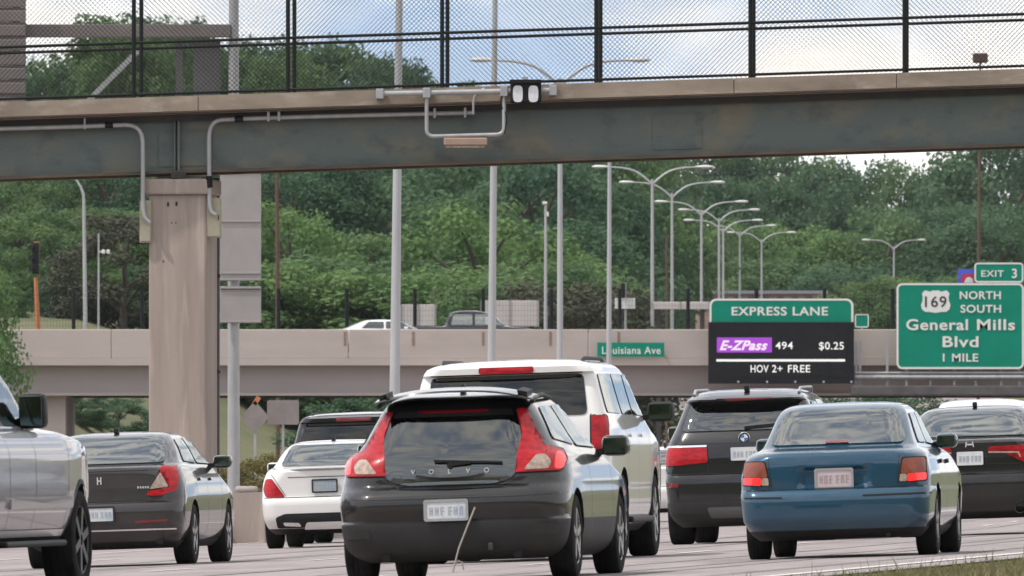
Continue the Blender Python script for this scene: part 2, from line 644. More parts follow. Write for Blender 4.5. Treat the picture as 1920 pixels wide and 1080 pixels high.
# ------------------------------------------------------------------ grass on the verge
def leaf_mat(name, cols, trans=.35, rnd=.5, nsc=.6):
    if name in MATS:
        return MATS[name]
    m, n, l = new_mat(name)
    out = n.new('ShaderNodeOutputMaterial')
    oi = n.new('ShaderNodeObjectInfo')
    tc = n.new('ShaderNodeTexCoord')
    t = n.new('ShaderNodeTexNoise')
    t.inputs['Scale'].default_value = nsc
    t.inputs['Detail'].default_value = 3
    l.new(tc.outputs['Object'], t.inputs['Vector'])
    mr = n.new('ShaderNodeMapRange')
    mr.inputs['From Min'].default_value = .35
    mr.inputs['From Max'].default_value = .65
    l.new(t.outputs['Fac'], mr.inputs['Value'])
    m1 = n.new('ShaderNodeMixRGB')
    m1.inputs['Color1'].default_value = (*cols[0], 1)
    m1.inputs['Color2'].default_value = (*cols[1], 1)
    l.new(mr.outputs[0], m1.inputs['Fac'])
    m2 = n.new('ShaderNodeMixRGB')
    m2.inputs['Color2'].default_value = (*cols[2], 1)
    l.new(m1.outputs[0], m2.inputs['Color1'])
    mu = n.new('ShaderNodeMath')
    mu.operation = 'MULTIPLY'
    mu.inputs[1].default_value = rnd
    l.new(oi.outputs['Random'], mu.inputs[0])
    l.new(mu.outputs[0], m2.inputs['Fac'])
    d = n.new('ShaderNodeBsdfPrincipled')
    d.inputs['Roughness'].default_value = .65
    d.inputs['Specular IOR Level'].default_value = .25
    tr = n.new('ShaderNodeBsdfTranslucent')
    l.new(m2.outputs[0], d.inputs['Base Color'])
    l.new(m2.outputs[0], tr.inputs['Color'])
    ms = n.new('ShaderNodeMixShader')
    ms.inputs[0].default_value = trans
    l.new(d.outputs[0], ms.inputs[1])
    l.new(tr.outputs[0], ms.inputs[2])
    l.new(ms.outputs[0], out.inputs['Surface'])
    MATS[name] = m
    return m


M_GRASS = leaf_mat('verge_grass', [(.11, .12, .045), (.25, .21, .12), (.1, .1, .04)], .3, .0, 2.5)
rg = random.Random(3)
gm_v, gm_f = [], []
for k in range(15000):
    y = rg.uniform(84, 122)
    x = edge_x(y) + .80 + abs(rg.gauss(0, .9)) + rg.uniform(0, .4)
    if rg.random() < .6:
        x = edge_x(y) + rg.uniform(.9, 4.0)
    h = rg.uniform(.02, .075) * (2.6 if rg.random() < .03 else 1)
    a = rg.uniform(0, 6.28)
    lx, ly = rg.gauss(0, .35) * h, rg.gauss(0, .35) * h
    w = rg.uniform(.003, .007)
    z = gz(x, y) - .01
    dx, dy = math.cos(a) * w, math.sin(a) * w
    n0 = len(gm_v)
    gm_v += [(x - dx, y - dy, z), (x + dx, y + dy, z), (x + lx * .5 + dx * .7, y + ly * .5 + dy * .7, z + h * .6), (x + lx * .5 - dx * .7, y + ly * .5 - dy * .7, z + h * .6), (x + lx, y + ly, z + h)]
    gm_f += [(n0, n0 + 1, n0 + 2, n0 + 3), (n0 + 3, n0 + 2, n0 + 4)]
me = bpy.data.meshes.new('verge_grass')
me.from_pydata(gm_v, [], gm_f)
me.materials.append(M_GRASS)
tag(put(bpy.data.objects.new('verge_grass', me)), 'dry green grass on the verge at the lower right corner', 'grass', kind='stuff')


# ------------------------------------------------------------------ footbridge with steel girder
GRADE = 0.0325
BD = 209.0
BS = FPX / BD


def by(py):          # photo row at x = 960 -> height on the footbridge
    return CAMZ + (HZ - py) / BS


def shear(x, y, z):
    return (x, y, z + GRADE * x)


bridge = empty('footbridge', (0, BD, by(301)), 'steel girder footbridge with tan concrete edge spanning above the traffic', 'bridge')
X0, X1 = -13.0, 13.0
# deck slab edge: separate cast lengths with joints
cuts = [X0, -8.9, -4.98, 0.6, 3.52, 6.1, 9.0, X1]
for a, b in zip(cuts, cuts[1:]):
    mb = MB()
    mb.box(a + .006, b - .006, BD, BD + .34, by(188), by(160), shear)
    mb.build('deck_edge', M_FASC, bridge)
mb = MB()
mb.box(X0, X1, BD + .30, BD + 2.75, by(190), by(166), shear)
mb.build('deck_slab', M_CONC, bridge)
mb = MB()
mb.box(X0, X1, BD + 2.72, BD + 3.06, by(188), by(160), shear)
mb.build('far_deck_edge', M_FASC, bridge)
for dy in (.55, 2.35):
    mb = MB()
    mb.box(X0, X1, BD + dy, BD + dy + .02, by(298), by(205), shear)
    g = mb.build('girder_web', M_STEEL, bridge)
    mb = MB()
    mb.box(X0, X1, BD + dy - .15, BD + dy + .17, by(303), by(297.8), shear)
    mb.build('bottom_flange', M_RUST, bridge)
    mb = MB()
    mb.box(X0, X1, BD + dy - .13, BD + dy + .15, by(205.2), by(193), shear)
    mb.build('top_flange', M_STEELD, bridge)
# bearing stiffener over the pier, thin intermediate stiffeners, splice plates
for xx, hw in ((-5.30, .016), (-5.36, .008)):
    mb = MB()
    mb.box(xx - hw, xx + hw, BD + .41, BD + .549, by(297.7), by(205.4), shear)
    mb.build('stiffener', M_STEEL, bridge)
for (pa, pb, ya, yb) in ((1225, 1316, 222, 288), (296, 396, 226, 290)):
    xa, xb = (pa - 960) / BS, (pb - 960) / BS
    mb = MB()
    mb.box(xa, xb, BD + .532, BD + .5495, by(yb), by(ya), shear)
    sp = mb.build('splice_plate', M_STEEL, bridge)
    if pa > 1000:
        bolts = MB()
        for i in range(11):
            for j in range(7):
                bx_, bz_ = lerp(xa + .05, xb - .05, i / 10), lerp(by(yb) + .05, by(ya) - .05, j / 6)
                x_, y_, z_ = shear(bx_, 0, bz_)
                bolts.box(x_ - .009, x_ + .009, BD + .524, BD + .5325, z_ - .009, z_ + .009)
        tag(bolts.build('bolts', M_STEEL, sp), kind='stuff')
mb = MB()
mb.bbox(-5.42, -5.18, BD + .35, BD + .85, by(309) + GRADE * -5.3 - .03, by(302.5) + GRADE * -5.3, .008)
mb.build('bearing', M_STEELD, bridge)
# cross frames between the girders
for xx in (-10, -2.5, 2.2, 7):
    mb = MB()
    mb.bar(shear(xx, BD + .57, by(290)), shear(xx, BD + 2.33, by(215)), .08)
    mb.bar(shear(xx + .1, BD + .57, by(215)), shear(xx + .1, BD + 2.33, by(290)), .08)
    mb.build('cross_frame', M_STEELD, bridge)


def conduit_path(pts, d, n=5, rad=.28):
    """round the corners of a path given in photo pixels"""
    P = [PX(px, py, d) for px, py in pts]
    out = [P[0]]
    for a, b, c in zip(P, P[1:], P[2:]):
        r1 = min(rad, (b - a).length * .48)
        r2 = min(rad, (c - b).length * .48)
        p = b + (a - b).normalized() * r1
        q = b + (c - b).normalized() * r2
        for i in range(n + 1):
            t = i / n
            out.append(p.lerp(b, t).lerp(b.lerp(q, t), t))
    out.append(P[-1])
    return out


cd = BD + .47
con = empty('electrical_conduit', PX(245, 236, cd), 'pale conduit along the girder bending down the left side of the pier', 'conduit')
mb = MB()
mb.tube(conduit_path([(-60, 243), (120, 238), (267, 233), (268, 300), (268, 405), (281, 418)], BD + .33), .036, 10)
mb.build('pipe', M_GALV, con, smooth=50)
mb = MB()
mb.tube([PX(197, 234.5, BD + .33), PX(212, 234, BD + .33)], .052, 10)
mb.build('coupling', M_BLACK, con)
mb = MB()
mb.box(*[c for p in ((PX(157, 242, BD + .3), PX(161, 222, BD + .45)),) for c in (p[0].x, p[1].x, p[0].y, p[1].y, p[0].z, p[1].z)])
mb.build('clamp', M_GALV, con)
con2 = empty('electrical_conduit', PX(410, 226, cd), 'pale conduit along the girder bending down the right side of the pier', 'conduit')
mb = MB()
mb.tube(conduit_path([(890, 211), (600, 218), (440, 223), (392, 226), (392, 300), (393, 395), (404, 403)], BD + .33), .036, 10)
mb.build('pipe', M_GALV, con2, smooth=50)
mb = MB()
mb.tube([PX(440, 223.5, BD + .33), PX(456, 222.5, BD + .33)], .052, 10)
mb.tube([PX(388, 330, BD + .33) + Vector((.03, 0, 0)), PX(393, 352, BD + .33)], .055, 10)
mb.build('coupling', M_BLACK, con2)
for px in (503, 523, 815, 872):
    p = PX(px, 219 - (px - 500) * .02, BD + .33)
    mb = MB()
    mb.box(p.x - .02, p.x + .02, p.y - .05, p.y + .12, p.z - .07, p.z + .08)
    mb.build('clamp', M_GALV, con2)

# pier, turned a little so its shaded flank shows
pier = empty('bridge_pier', (-5.25, BD + .95, gz(-5.25, BD)), 'tan concrete column with chamfered cap holding up the footbridge', 'pier')
pier.rotation_euler = (0, 0, R(-7.5))
zt = CAMZ + (HZ - 334) / BS - pier.location.z
mb = MB()
mb.bbox(-.465, .465, -.52, .62, -.3, zt - .235, .035)
mb.build('column', M_CONC, pier, local=True)
mb = MB()
mb.bbox(-.52, .52, -.60, .70, zt - .25, zt, .03)
mb.build('cap', M_CONC, pier, local=True)
mb = MB()
mb.bbox(-.36, .36, -.35, .5, zt - .01, zt + .045, .012)
mb.build('bearing_pad', M_CONC, pier, local=True)
mb = MB()
for (px, py, w, h) in ((322, 382, .035, .07), (338, 381, .035, .07), (329, 417, .018, .022), (337, 417, .018, .022), (313, 489, .022, .03)):
    x = (px - 340) / BS
    z = CAMZ + (HZ - py) / BS - pier.location.z
    mb.bbox(x - w / 2, x + w / 2, -.5265, -.51, z - h / 2, z + h / 2, .004)
mb.build('anchor_marks', M_STEELD, pier, local=True)

dp = empty('steel_post', (-4.72, BD + 1.75, gz(-4.72, BD + 1.75)), 'dark grey upright strip hugging the right flank of the concrete pier', 'post')  # dark grey upright strip set behind the right flank of the pier
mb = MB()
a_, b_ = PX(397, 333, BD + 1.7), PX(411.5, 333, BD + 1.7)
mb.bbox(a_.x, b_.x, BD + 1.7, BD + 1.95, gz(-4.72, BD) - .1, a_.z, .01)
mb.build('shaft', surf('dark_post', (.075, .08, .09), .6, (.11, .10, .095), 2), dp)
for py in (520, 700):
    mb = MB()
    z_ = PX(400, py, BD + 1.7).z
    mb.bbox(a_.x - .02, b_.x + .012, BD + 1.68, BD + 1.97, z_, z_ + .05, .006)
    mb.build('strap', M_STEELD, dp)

M_JBOX = surf('junction_box_paint', (.40, .37, .27), .6, (.34, .31, .23), 6)
for (x0, x1, y0, y1, lab) in ((262, 284, 376, 455, 'beige junction box on the left flank of the concrete pier'), (386, 415, 371, 446, 'beige junction box on the right flank of the concrete pier')):
    d_ = BD + .55
    p, q = PX(x0, y1, d_), PX(x1, y0, d_)
    jb = empty('junction_box', (p.x, d_, p.z), lab, 'junction box', 'junction boxes on the pier')
    mb = MB()
    mb.bbox(p.x, q.x, d_ - .13, d_ + .12, p.z, q.z, .012)
    mb.build('box_body', M_JBOX, jb)
    mb = MB()
    mb.bbox(p.x + .015, q.x - .015, d_ - .15, d_ - .128, p.z + .02, q.z - .02, .006)
    mb.build('lid', M_JBOX, jb)
    mb = MB()
    mb.bbox(q.x - .05, q.x - .035, d_ - .165, d_ - .148, (p.z + q.z) / 2 - .04, (p.z + q.z) / 2 + .04, .003)
    mb.build('latch', M_STEELD, jb)

# hanging frame for the luminaire on the girder
fr = empty('hanging_frame', PX(872, 172, BD - .2), 'grey pipe frame hung from the footbridge edge with a tan lamp below', 'light frame')
fd = BD - .16
mb = MB()
mb.tube(conduit_path([(800, 166), (800, 256), (945, 252), (945, 162)], fd, 5, .12), .032, 10)
mb.build('hoop', M_GALV, fr, smooth=50)
mb = MB()
mb.tube([PX(706, 176, fd), PX(1045, 169, fd)], .042, 10)
mb.build('mounting_pipe', M_GALV, fr, smooth=50)
for px in (712, 800, 945, 1037):
    p = PX(px, 173 - (px - 800) * .02, fd)
    mb = MB()
    mb.bbox(p.x - .06, p.x + .06, fd - .07, fd + .16, p.z - .09, p.z + .07, .01)
    mb.build('bracket', M_GALV, fr)
mb = MB()
a, b = PX(832, 273, fd), PX(914, 258.5, fd)
mb.bbox(a.x, b.x, fd - .12, fd + .14, a.z, b.z, .02)
mb.build('lamp_box', surf('lamp_housing_tan', (.36, .25, .19), .6, (.3, .21, .16), 6), fr)
mb = MB()
a, b = PX(832, 277, fd), PX(912, 273.2, fd)
mb.bbox(a.x + .03, b.x - .03, fd - .09, fd + .11, a.z, b.z, .005)
mb.build('lamp_lens', M_CLEAR, fr)
mb = MB()
mb.tube(conduit_path([(887, 214), (888, 180), (908, 166)], fd + .1, 4, .1), .02, 8)
mb.build('feed_pipe', M_GALV, fr, smooth=50)
mb = MB()
mb.tube(conduit_path([(946, 250), (952, 215), (936, 196), (944, 172)], fd - .02, 4, .15), .010, 6)
mb.build('cable', M_BLACK, fr, smooth=50)

ts = empty('twin_lamp', PX(986, 195, fd - .1), 'black box with two white lenses fixed to the footbridge edge', 'lamp')
td = BD - .30
a, b = PX(957, 193, td), PX(1015, 152, td)
mb = MB()
mb.bbox(a.x, b.x, td, td + .26, a.z, b.z, .03)
mb.build('housing', M_BLACK, ts)
mb = MB()
mb.bbox(a.x - .01, b.x + .01, td - .05, td + .05, b.z - .035, b.z + .025, .01)
mb.build('hood', M_BLACK, ts)
M_LENS = surf('lamp_lens_white', (.75, .76, .78), .35, (.6, .62, .66), 12)
for px in (971, 1000):
    p = PX(px, 176, td)
    o_ = []
    for k in range(20):
        t = 2 * math.pi * k / 20
        cx, cz = math.cos(t), math.sin(t)
        o_.append((p.x + .078 * math.copysign(abs(cx) ** .6, cx), p.z + .132 * math.copysign(abs(cz) ** .6, cz)))
    mb = MB()
    mb.prism(o_, td - .012, td + .01)
    mb.build('lens', M_LENS, ts)
mb = MB()
mb.bbox(PX(980, 155, td).x, PX(990, 150, td).x, td + .05, td + .15, PX(980, 151, td).z, PX(990, 143, td).z, .01)
mb.build('stub', M_GALV, ts)


# ------------------------------------------------------------------ chain-link fences on the footbridge
def fence(label, d, posts, h, gs):
    root = empty('chain_link_fence', (0, d, by(160)), label, 'fence', 'fences on the footbridge')
    dx = [(p - 960) * d / FPX for p in posts]
    zb = by(160)
    for x in dx:
        mb = MB()
        mb.tube([shear(x, d, zb - .02), shear(x, d, zb + h)], .034, 10)
        mb.build('post', M_BLACK, root, smooth=60)
    for zz, r in ((zb + .05, .022), (by(57), .024), (zb + h, .024)):
        mb = MB()
        mb.tube([shear(dx[0], d, zz), shear(dx[-1], d, zz)], r, 8)
        mb.build('rail', M_BLACK, root, smooth=60)
    for k, (a, b) in enumerate(zip(dx, dx[1:])):
        mb = MB()
        z0, z1 = zb + .04, zb + h
        px, pz = .076, .076       # diamond width and height
        hh = z1 - z0
        w = .0046
        for sgn in (1, -1):
            i0 = math.floor((a - hh) / px) - 1
            i1 = math.ceil((b + hh) / px) + 1
            for i in range(i0, i1):
                xs_ = i * px + gs
                # line x = xs_ + sgn*(z-z0)*px/pz, clipped to [a, b]
                t0, t1 = 0.0, hh
                k_ = sgn * px / pz
                lo, hi = (a - xs_) / k_, (b - xs_) / k_
                if lo > hi:
                    lo, hi = hi, lo
                t0, t1 = max(t0, lo), min(t1, hi)
                if t1 - t0 < .02:
                    continue
                p = Vector(shear(xs_ + k_ * t0, d + sgn * .003, z0 + t0))
                q = Vector(shear(xs_ + k_ * t1, d + sgn * .003, z0 + t1))
                dv = (q - p).normalized()
                n1 = Vector((dv.z, 0, -dv.x)) * (w / 2)
                n2 = Vector((0, w / 2, 0))
                ring = [n1, n2, -n1, -n2]
                mb.add([p + r_ for r_ in ring] + [q + r_ for r_ in ring], [(0, 1, 5, 4), (1, 2, 6, 5), (2, 3, 7, 6), (3, 0, 4, 7)])
        # knuckled bottom selvage
        for i in range(int((b - a) / px)):
            x = a + i * px
            mb.bar(shear(x, d, z0 + .0), shear(x + .03, d, z0 - .025), .009)
        tag(mb.build('wire_mesh', M_WIRE, root), kind='stuff')
    return root


fence('black chain link fence on the near edge of the footbridge', BD + .12, [-327 + 289 * i for i in range(9)], 2.45, 0.0)
fence('black chain link fence on the far edge of the footbridge', BD + 2.86, [-309 + 287 * i for i in range(9)], 2.45, .021)


# ------------------------------------------------------------------ road bridge behind
RD = 500.0
RS = FPX / RD


def rz(py):
    return CAMZ + (HZ - py) / RS


rb = empty('road_bridge', (3.6, RD, gz(3.6, RD)), 'long concrete road bridge with plain parapet crossing behind the cars', 'bridge')
segs = [-62, -44, -28, -15.2, -6.2, 2.9, 12.0, 21.1, 33, 48, 62]
for a, b in zip(segs, segs[1:]):
    mb = MB()
    mb.bbox(a + .01, b - .01, RD, RD + .32, rz(672), rz(617.5), .03)
    mb.build('parapet', M_CONC2, rb)
    mb = MB()
    mb.bbox(a + .01, b - .01, RD + 13.4, RD + 13.7, rz(672), rz(617), .03)
    mb.build('far_parapet', M_CONC2, rb)
mb = MB()
mb.box(-62, 62, RD - .06, RD + 13.75, rz(685), rz(671.5))
mb.build('deck_slab', M_CONC2, rb)
mb = MB()
mb.box(-62, 62, RD + .33, RD + 13.39, rz(672), rz(668))
mb.build('deck_surface', surf('bridge_asphalt', (.12, .115, .11), .85, (.09, .085, .08), 2), rb)
M_GIRD = surf('grey_girder_concrete', (.39, .345, .335), .8, (.32, .28, .275), .5, stretch=(.2, 1, 1))
for k, dy in enumerate((.75, 3.6, 6.6, 9.8, 12.6)):
    mb = MB()
    mb.box(-62, 62, RD + dy, RD + dy + .25, rz(737), rz(685.2))
    mb.build('girder', M_GIRD, rb)
    mb = MB()
    mb.box(-62, 62, RD + dy - .16, RD + dy + .4, rz(741.5), rz(736.5))
    mb.build('girder_flange', M_CONC2 if k == 0 else M_STEELD, rb)
for xx in (1.2, 4.2):
    mb = MB()
    mb.tube([(xx, RD + 6, -1), (xx, RD + 6, rz(741.6))], .55, 14)
    mb.build('pier_column', M_CONC, rb, smooth=40)
for xx in (-25, 31):
    mb = MB()
    mb.box(xx - 8, xx + 8, RD + 1.5, RD + 12.5, -1.5, rz(741.7))
    mb.build('abutment', M_CONC2, rb)
# stains where the old posts were bolted
for px in (647, 775, 906, 1032, 1160):
    p = PX(px, 630, RD)
    mb = MB()
    mb.box(p.x - .05, p.x + .05, RD - .012, RD + .02, rz(648), rz(622))
    mb.build('weep_stain', surf('weep_stain', (.22, .14, .09), .9, (.30, .22, .17), 6), rb)
mb = MB()
mb.box(-18.0, -13.2, 494, 503, 0, .001, lambda x, y, z: (x, y, gz(x, y) + .06 + z * 100))
tag(mb.build('slope_paving', M_CONC2), kind='structure')

# black fence posts along the far parapet
bf = empty('bridge_fence', (0, RD + 13.55, rz(617)), 'black post and wire fence along the far parapet of the road bridge', 'fence')
fpx = [10 + 128 * i for i in range(-2, 18)]
fdist = RD + 13.55
for px in fpx:
    x = (px - 960) * fdist / FPX
    mb = MB()
    mb.tube([(x, fdist, rz(616)), (x, fdist, rz(531))], .075, 8)
    mb.build('post', M_BLACK, bf)
mb = MB()
x0, x1 = [(p - 960) * fdist / FPX for p in (fpx[0], fpx[-1])]
for i in range(9):
    z = lerp(rz(612), rz(534), i / 8)
    mb.bar((x0, fdist, z), (x1, fdist, z), .006)
i = x0
while i < x1:
    mb.bar((i, fdist, rz(612)), (i, fdist, rz(534)), .006)
    i += .12
tag(mb.build('wire_mesh', M_WIRE, bf), kind='stuff')


# ------------------------------------------------------------------ lettering
def text(name, s, cx, cz, h, y, mat, parent, depth=.004, bold=.0, width=None, shear_=0.0):
    """lettering in the x,z plane facing the camera; h = capital height"""
    cu = bpy.data.curves.new(name, 'FONT')
    cu.body = s
    cu.size = 1.0
    cu.align_x = 'LEFT'
    cu.extrude = .01
    cu.offset = bold
    cu.shear = shear_
    cu.space_character = 1.08
    cu.resolution_u = 4
    tmp = put(bpy.data.objects.new(name, cu))
    dg = bpy.context.evaluated_depsgraph_get()
    me_ = bpy.data.meshes.new_from_object(tmp.evaluated_get(dg))
    bpy.data.objects.remove(tmp)
    bpy.data.curves.remove(cu)
    co = [v.co.copy() for v in me_.vertices]
    xa, xb = min(c.x for c in co), max(c.x for c in co)
    zb_ = min(c.y for c in co)
    k = h / .73
    kx = k if width is None else width / (xb - xa)
    off = top_loc(parent)
    for v, c in zip(me_.vertices, co):
        v.co = Vector((cx + (c.x - (xa + xb) / 2) * kx, y - c.z / .01 * depth, cz + (c.y - .365) * k)) - off
    me_.materials.clear()
    me_.materials.append(mat)
    o = put(bpy.data.objects.new(name, me_))
    o.parent = parent
    return o


def rrect(x0, x1, z0, z1, r, n=5):
    o_ = []
    for (cx, cz, a0) in ((x1 - r, z1 - r, 0), (x0 + r, z1 - r, 90), (x0 + r, z0 + r, 180), (x1 - r, z0 + r, 270)):
        for k in range(n + 1):
            a = R(a0 + 90 * k / n)
            o_.append((cx + r * math.cos(a), cz + r * math.sin(a)))
    return o_


def ring_prism(mb, outer, inner, y0, y1):
    n = len(outer)
    vv = [(x, y0, z) for x, z in outer] + [(x, y0, z) for x, z in inner] + [(x, y1, z) for x, z in outer] + [(x, y1, z) for x, z in inner]
    for i in range(n):
        j = (i + 1) % n
    ff = []
    for i in range(n):
        j = (i + 1) % n
        ff += [(i, j, n + j, n + i), (i, 2 * n + i, 2 * n + j, j), (n + i, n + j, 3 * n + j, 3 * n + i), (2 * n + i, 3 * n + i, 3 * n + j, 2 * n + j)]
    mb.add(vv, ff)


def sign_panel(root, x0, x1, z0, z1, y, mat, r=.2, border=.07, name='panel'):
    mb = MB()
    mb.prism(rrect(x0, x1, z0, z1, r), y, y + .06)
    mb.build(name, mat, root)
    mb = MB()
    ring_prism(mb, rrect(x0, x1, z0, z1, r), rrect(x0 + border, x1 - border, z0 + border, z1 - border, max(.02, r - border)), y - .012, y - .0005)
    mb.build('border', M_WHITE, root)


SD = RD - 1.1


def sx(px):
    return (px - 960) * SD / FPX


def sz(py):
    return CAMZ + (HZ - py) * SD / FPX


# guide sign
gs = empty('guide_sign', (sx(1800), SD, sz(692)), 'large green guide sign for North South General Mills Blvd with exit tab', 'road sign')
sign_panel(gs, sx(1681), sx(1920), sz(692), sz(531), SD, M_GREEN, .22, .075)
sign_panel(gs, sx(1827), sx(1919), sz(530), sz(492.5), SD + .002, M_GREEN, .14, .06, 'exit_tab')
yt = SD - .02
text('lettering', 'NORTH', sx(1838), sz(553), .30, yt, M_WHITE, gs, bold=.02, width=1.56)
text('lettering', 'SOUTH', sx(1839), sz(578.5), .30, yt, M_WHITE, gs, bold=.02, width=1.54)
text('lettering', 'General', sx(1757), sz(608), .42, yt, M_WHITE, gs, bold=.02, width=2.34)
text('lettering', 'Mills', sx(1867.5), sz(608), .42, yt, M_WHITE, gs, bold=.02, width=1.44)
text('lettering', 'Blvd', sx(1801), sz(640), .42, yt, M_WHITE, gs, bold=.02, width=1.36)
text('lettering', '1 MILE', sx(1801), sz(670), .31, yt, M_WHITE, gs, bold=.018, width=1.34)
text('lettering', 'EXIT', sx(1861), sz(512.5), .25, yt, M_WHITE, gs, bold=.015, width=.86)
text('lettering', '3', sx(1902), sz(512), .36, yt, M_WHITE, gs, bold=.02)
cxs, czs = sx(1754.5), sz(565)
half = [(0, .40), (.10, .415), (.22, .36), (.34, .40), (.42, .41), (.52, .30), (.49, .16), (.50, .02), (.56, -.14), (.52, -.30), (.40, -.40), (.24, -.40), (.12, -.42), (0, -.44)]
shp = [(cxs + x, czs + z) for x, z in half] + [(cxs - x, czs + z) for x, z in half[-2:0:-1]]
mb = MB()
mb.prism(shp, SD - .016, SD - .001)
shd = mb.build('route_shield', M_WHITE, gs)
M_SINK = surf('sign_ink', (.03, .03, .03), .6)
text('numerals', '169', cxs, czs, .42, SD - .02, M_SINK, shd, bold=.012, width=.82)

# small interstate shield peeping out behind the exit tab
ish = empty('shield_sign', (sx(1812), SD + .3, sz(530)), 'small blue and red shield sign behind the exit tab', 'road sign')
mb = MB()
a_, b_ = sx(1797), sx(1832)
mb.box(a_, b_, SD + .3, SD + .34, sz(531), sz(504.5))
mb.build('panel', surf('shield_blue', (.07, .10, .62), .5), ish)
mb = MB()
mb.prism([(sx(1803), sz(530)), (sx(1832), sz(530)), (sx(1832), sz(513)), (sx(1806), sz(513)), (sx(1802), sz(520))], SD + .285, SD + .299)
mb.build('red_field', surf('shield_red', (.45, .03, .07), .5), ish)
mb = MB()
mb.prism([(sx(1808), sz(530)), (sx(1812), sz(521)), (sx(1817), sz(519)), (sx(1824), sz(522)), (sx(1826), sz(530))], SD + .272, SD + .284)
mb.build('white_mark', M_WHITE, ish)

# express lane sign with message board
es = empty('express_lane_sign', (sx(1465), SD, sz(718)), 'black LED message board under a green Express Lane header', 'road sign')
mb = MB()
zz0, zz1 = sz(604), sz(560)
pts = [(sx(1330), zz0), (sx(1600), zz0)] + rrect(sx(1330), sx(1600), zz0 - 1, zz1, .26)[0:6] + rrect(sx(1330), sx(1600), zz0 - 1, zz1, .26)[6:12]
mb.prism(pts, SD - .08, SD + .05)
mb.build('header_panel', M_GREEN, es)
inn = [(sx(1334), zz0), (sx(1596), zz0)] + rrect(sx(1334), sx(1596), zz0 - 1, zz1 - .075, .2)[0:12]
mb = MB()
ring_prism(mb, pts, inn, SD - .092, SD - .0805)
mb.build('border', M_WHITE, es)
text('lettering', 'EXPRESS LANE', sx(1462), sz(583), .33, SD - .09, M_WHITE, es, bold=.02, width=3.65)
M_LEDBOX = surf('message_board_black', (.012, .013, .016), .6, (.017, .018, .021), 1, spec=.15)
M_LEDPAN = surf('message_board_screen', (.014, .0145, .017), .6, (.018, .019, .022), 3, spec=.15)
mb = MB()
mb.bbox(sx(1328), sx(1601), SD - .28, SD + .3, sz(719), sz(603.8), .03)
mb.build('cabinet', M_LEDBOX, es)
mb = MB()
mb.box(sx(1341), sx(1587), SD - .292, SD - .2795, sz(707), sz(612))
scr = mb.build('screen', M_LEDPAN, es)
LW = surf('led_white', (.1, .1, .1), .5, emis=(1, 1, .95), estr=.95)
LP = surf('led_purple', (.1, .02, .12), .5, emis=(.36, .05, .62), estr=.9)
LK = surf('led_pinkwhite', (.1, .1, .1), .5, emis=(1, .78, .98), estr=.95)
mb = MB()
mb.box(sx(1344), sx(1447), SD - .297, SD - .2925, sz(661), sz(633))
lp = mb.build('purple_field', LP, scr)
text('led_text', 'E-ZPass', sx(1394), sz(647), .36, SD - .298, LK, scr, bold=.035, width=1.82, shear_=.35)
text('led_text', '494', sx(1470), sz(647.5), .28, SD - .294, LW, scr, bold=.008, width=.66)
text('led_text', '$0.25', sx(1558.5), sz(648), .29, SD - .294, LW, scr, bold=.008, width=.94)
text('led_text', 'HOV', sx(1424), sz(691), .29, SD - .294, LW, scr, bold=.008, width=.68)
text('led_text', '2+', sx(1457), sz(691), .29, SD - .294, LW, scr, bold=.008, width=.40)
text('led_text', 'FREE', sx(1498), sz(691), .29, SD - .294, LW, scr, bold=.008, width=.84)
mb = MB()
mb.box(sx(1343), sx(1584), SD - .297, SD - .2925, sz(678), sz(673.6))
mb.build('led_line', LW, scr)
for px in (1384, 1438, 1491, 1544, 1596):
    p = Vector((sx(px), SD - .3, sz(716)))
    mb = MB()
    mb.tube([p, p + Vector((0, .04, 0))], .045, 8)
    mb.build('fixing', M_GALV, es)
# steel brackets and walkway behind both signs
wk = empty('sign_walkway', (sx(1760), SD + .4, sz(742)), 'grey steel sign brackets and walkway fixed to the road bridge below the guide sign', 'walkway')
for px in (1606, 1613, 1664, 1700, 1745, 1790, 1830, 1878, 1912):
    mb = MB()
    mb.bar((sx(px), SD + .35, sz(738)), (sx(px), SD + .35, sz(640)), .09)
    mb.build('upright', M_GALV, wk)
for py, r in ((707, .09), (699, .04)):
    mb = MB()
    mb.tube([(sx(1604), SD + .1, sz(py)), (sx(1990), SD + .1, sz(py))], r, 8)
    mb.build('handrail', M_GALV, wk)
mb = MB()
mb.bbox(sx(1596), sx(1990), SD - .5, SD + .6, sz(741), sz(724), .03)
mb.build('walkway_floor', surf('walkway_dark', (.07, .065, .065), .7, (.11, .10, .10), 2), wk)

# street name sign
ls = empty('street_name_sign', (sx(1183), SD + .6, sz(669)), 'narrow green Louisiana Ave sign on the road bridge parapet', 'road sign')
mb = MB()
mb.box(sx(1120), sx(1246), SD + .6, SD + .64, sz(669), sz(642))
mb.build('panel', M_GREEN, ls)
text('lettering', 'Louisiana Ave', sx(1184), sz(656), .29, SD + .59, M_WHITE, ls, bold=.012, width=2.22)
for px in (1126, 1240):
    mb = MB()
    mb.bar((sx(px), SD + .64, sz(655)), (sx(px), RD - .02, sz(655)), .06)
    mb.build('bracket', M_GALV, ls)
gs2 = empty('small_sign', (sx(1616), RD + 40, 6), 'small green sign with pale border right of the message board', 'road sign')
k40 = 540 / FPX
mb = MB()
mb.prism(rrect((1603 - 960) * k40, (1629 - 960) * k40, CAMZ + (HZ - 614) * k40, CAMZ + (HZ - 589) * k40, .08), 540, 540.04)
mb.build('panel', M_GREEN, gs2)
mb = MB()
ring_prism(mb, rrect((1603 - 960) * k40, (1629 - 960) * k40, CAMZ + (HZ - 614) * k40, CAMZ + (HZ - 589) * k40, .08), rrect((1605 - 960) * k40, (1627 - 960) * k40, CAMZ + (HZ - 612) * k40, CAMZ + (HZ - 591) * k40, .05), 539.985, 539.9995)
mb.build('border', M_WHITE, gs2)
mb = MB()
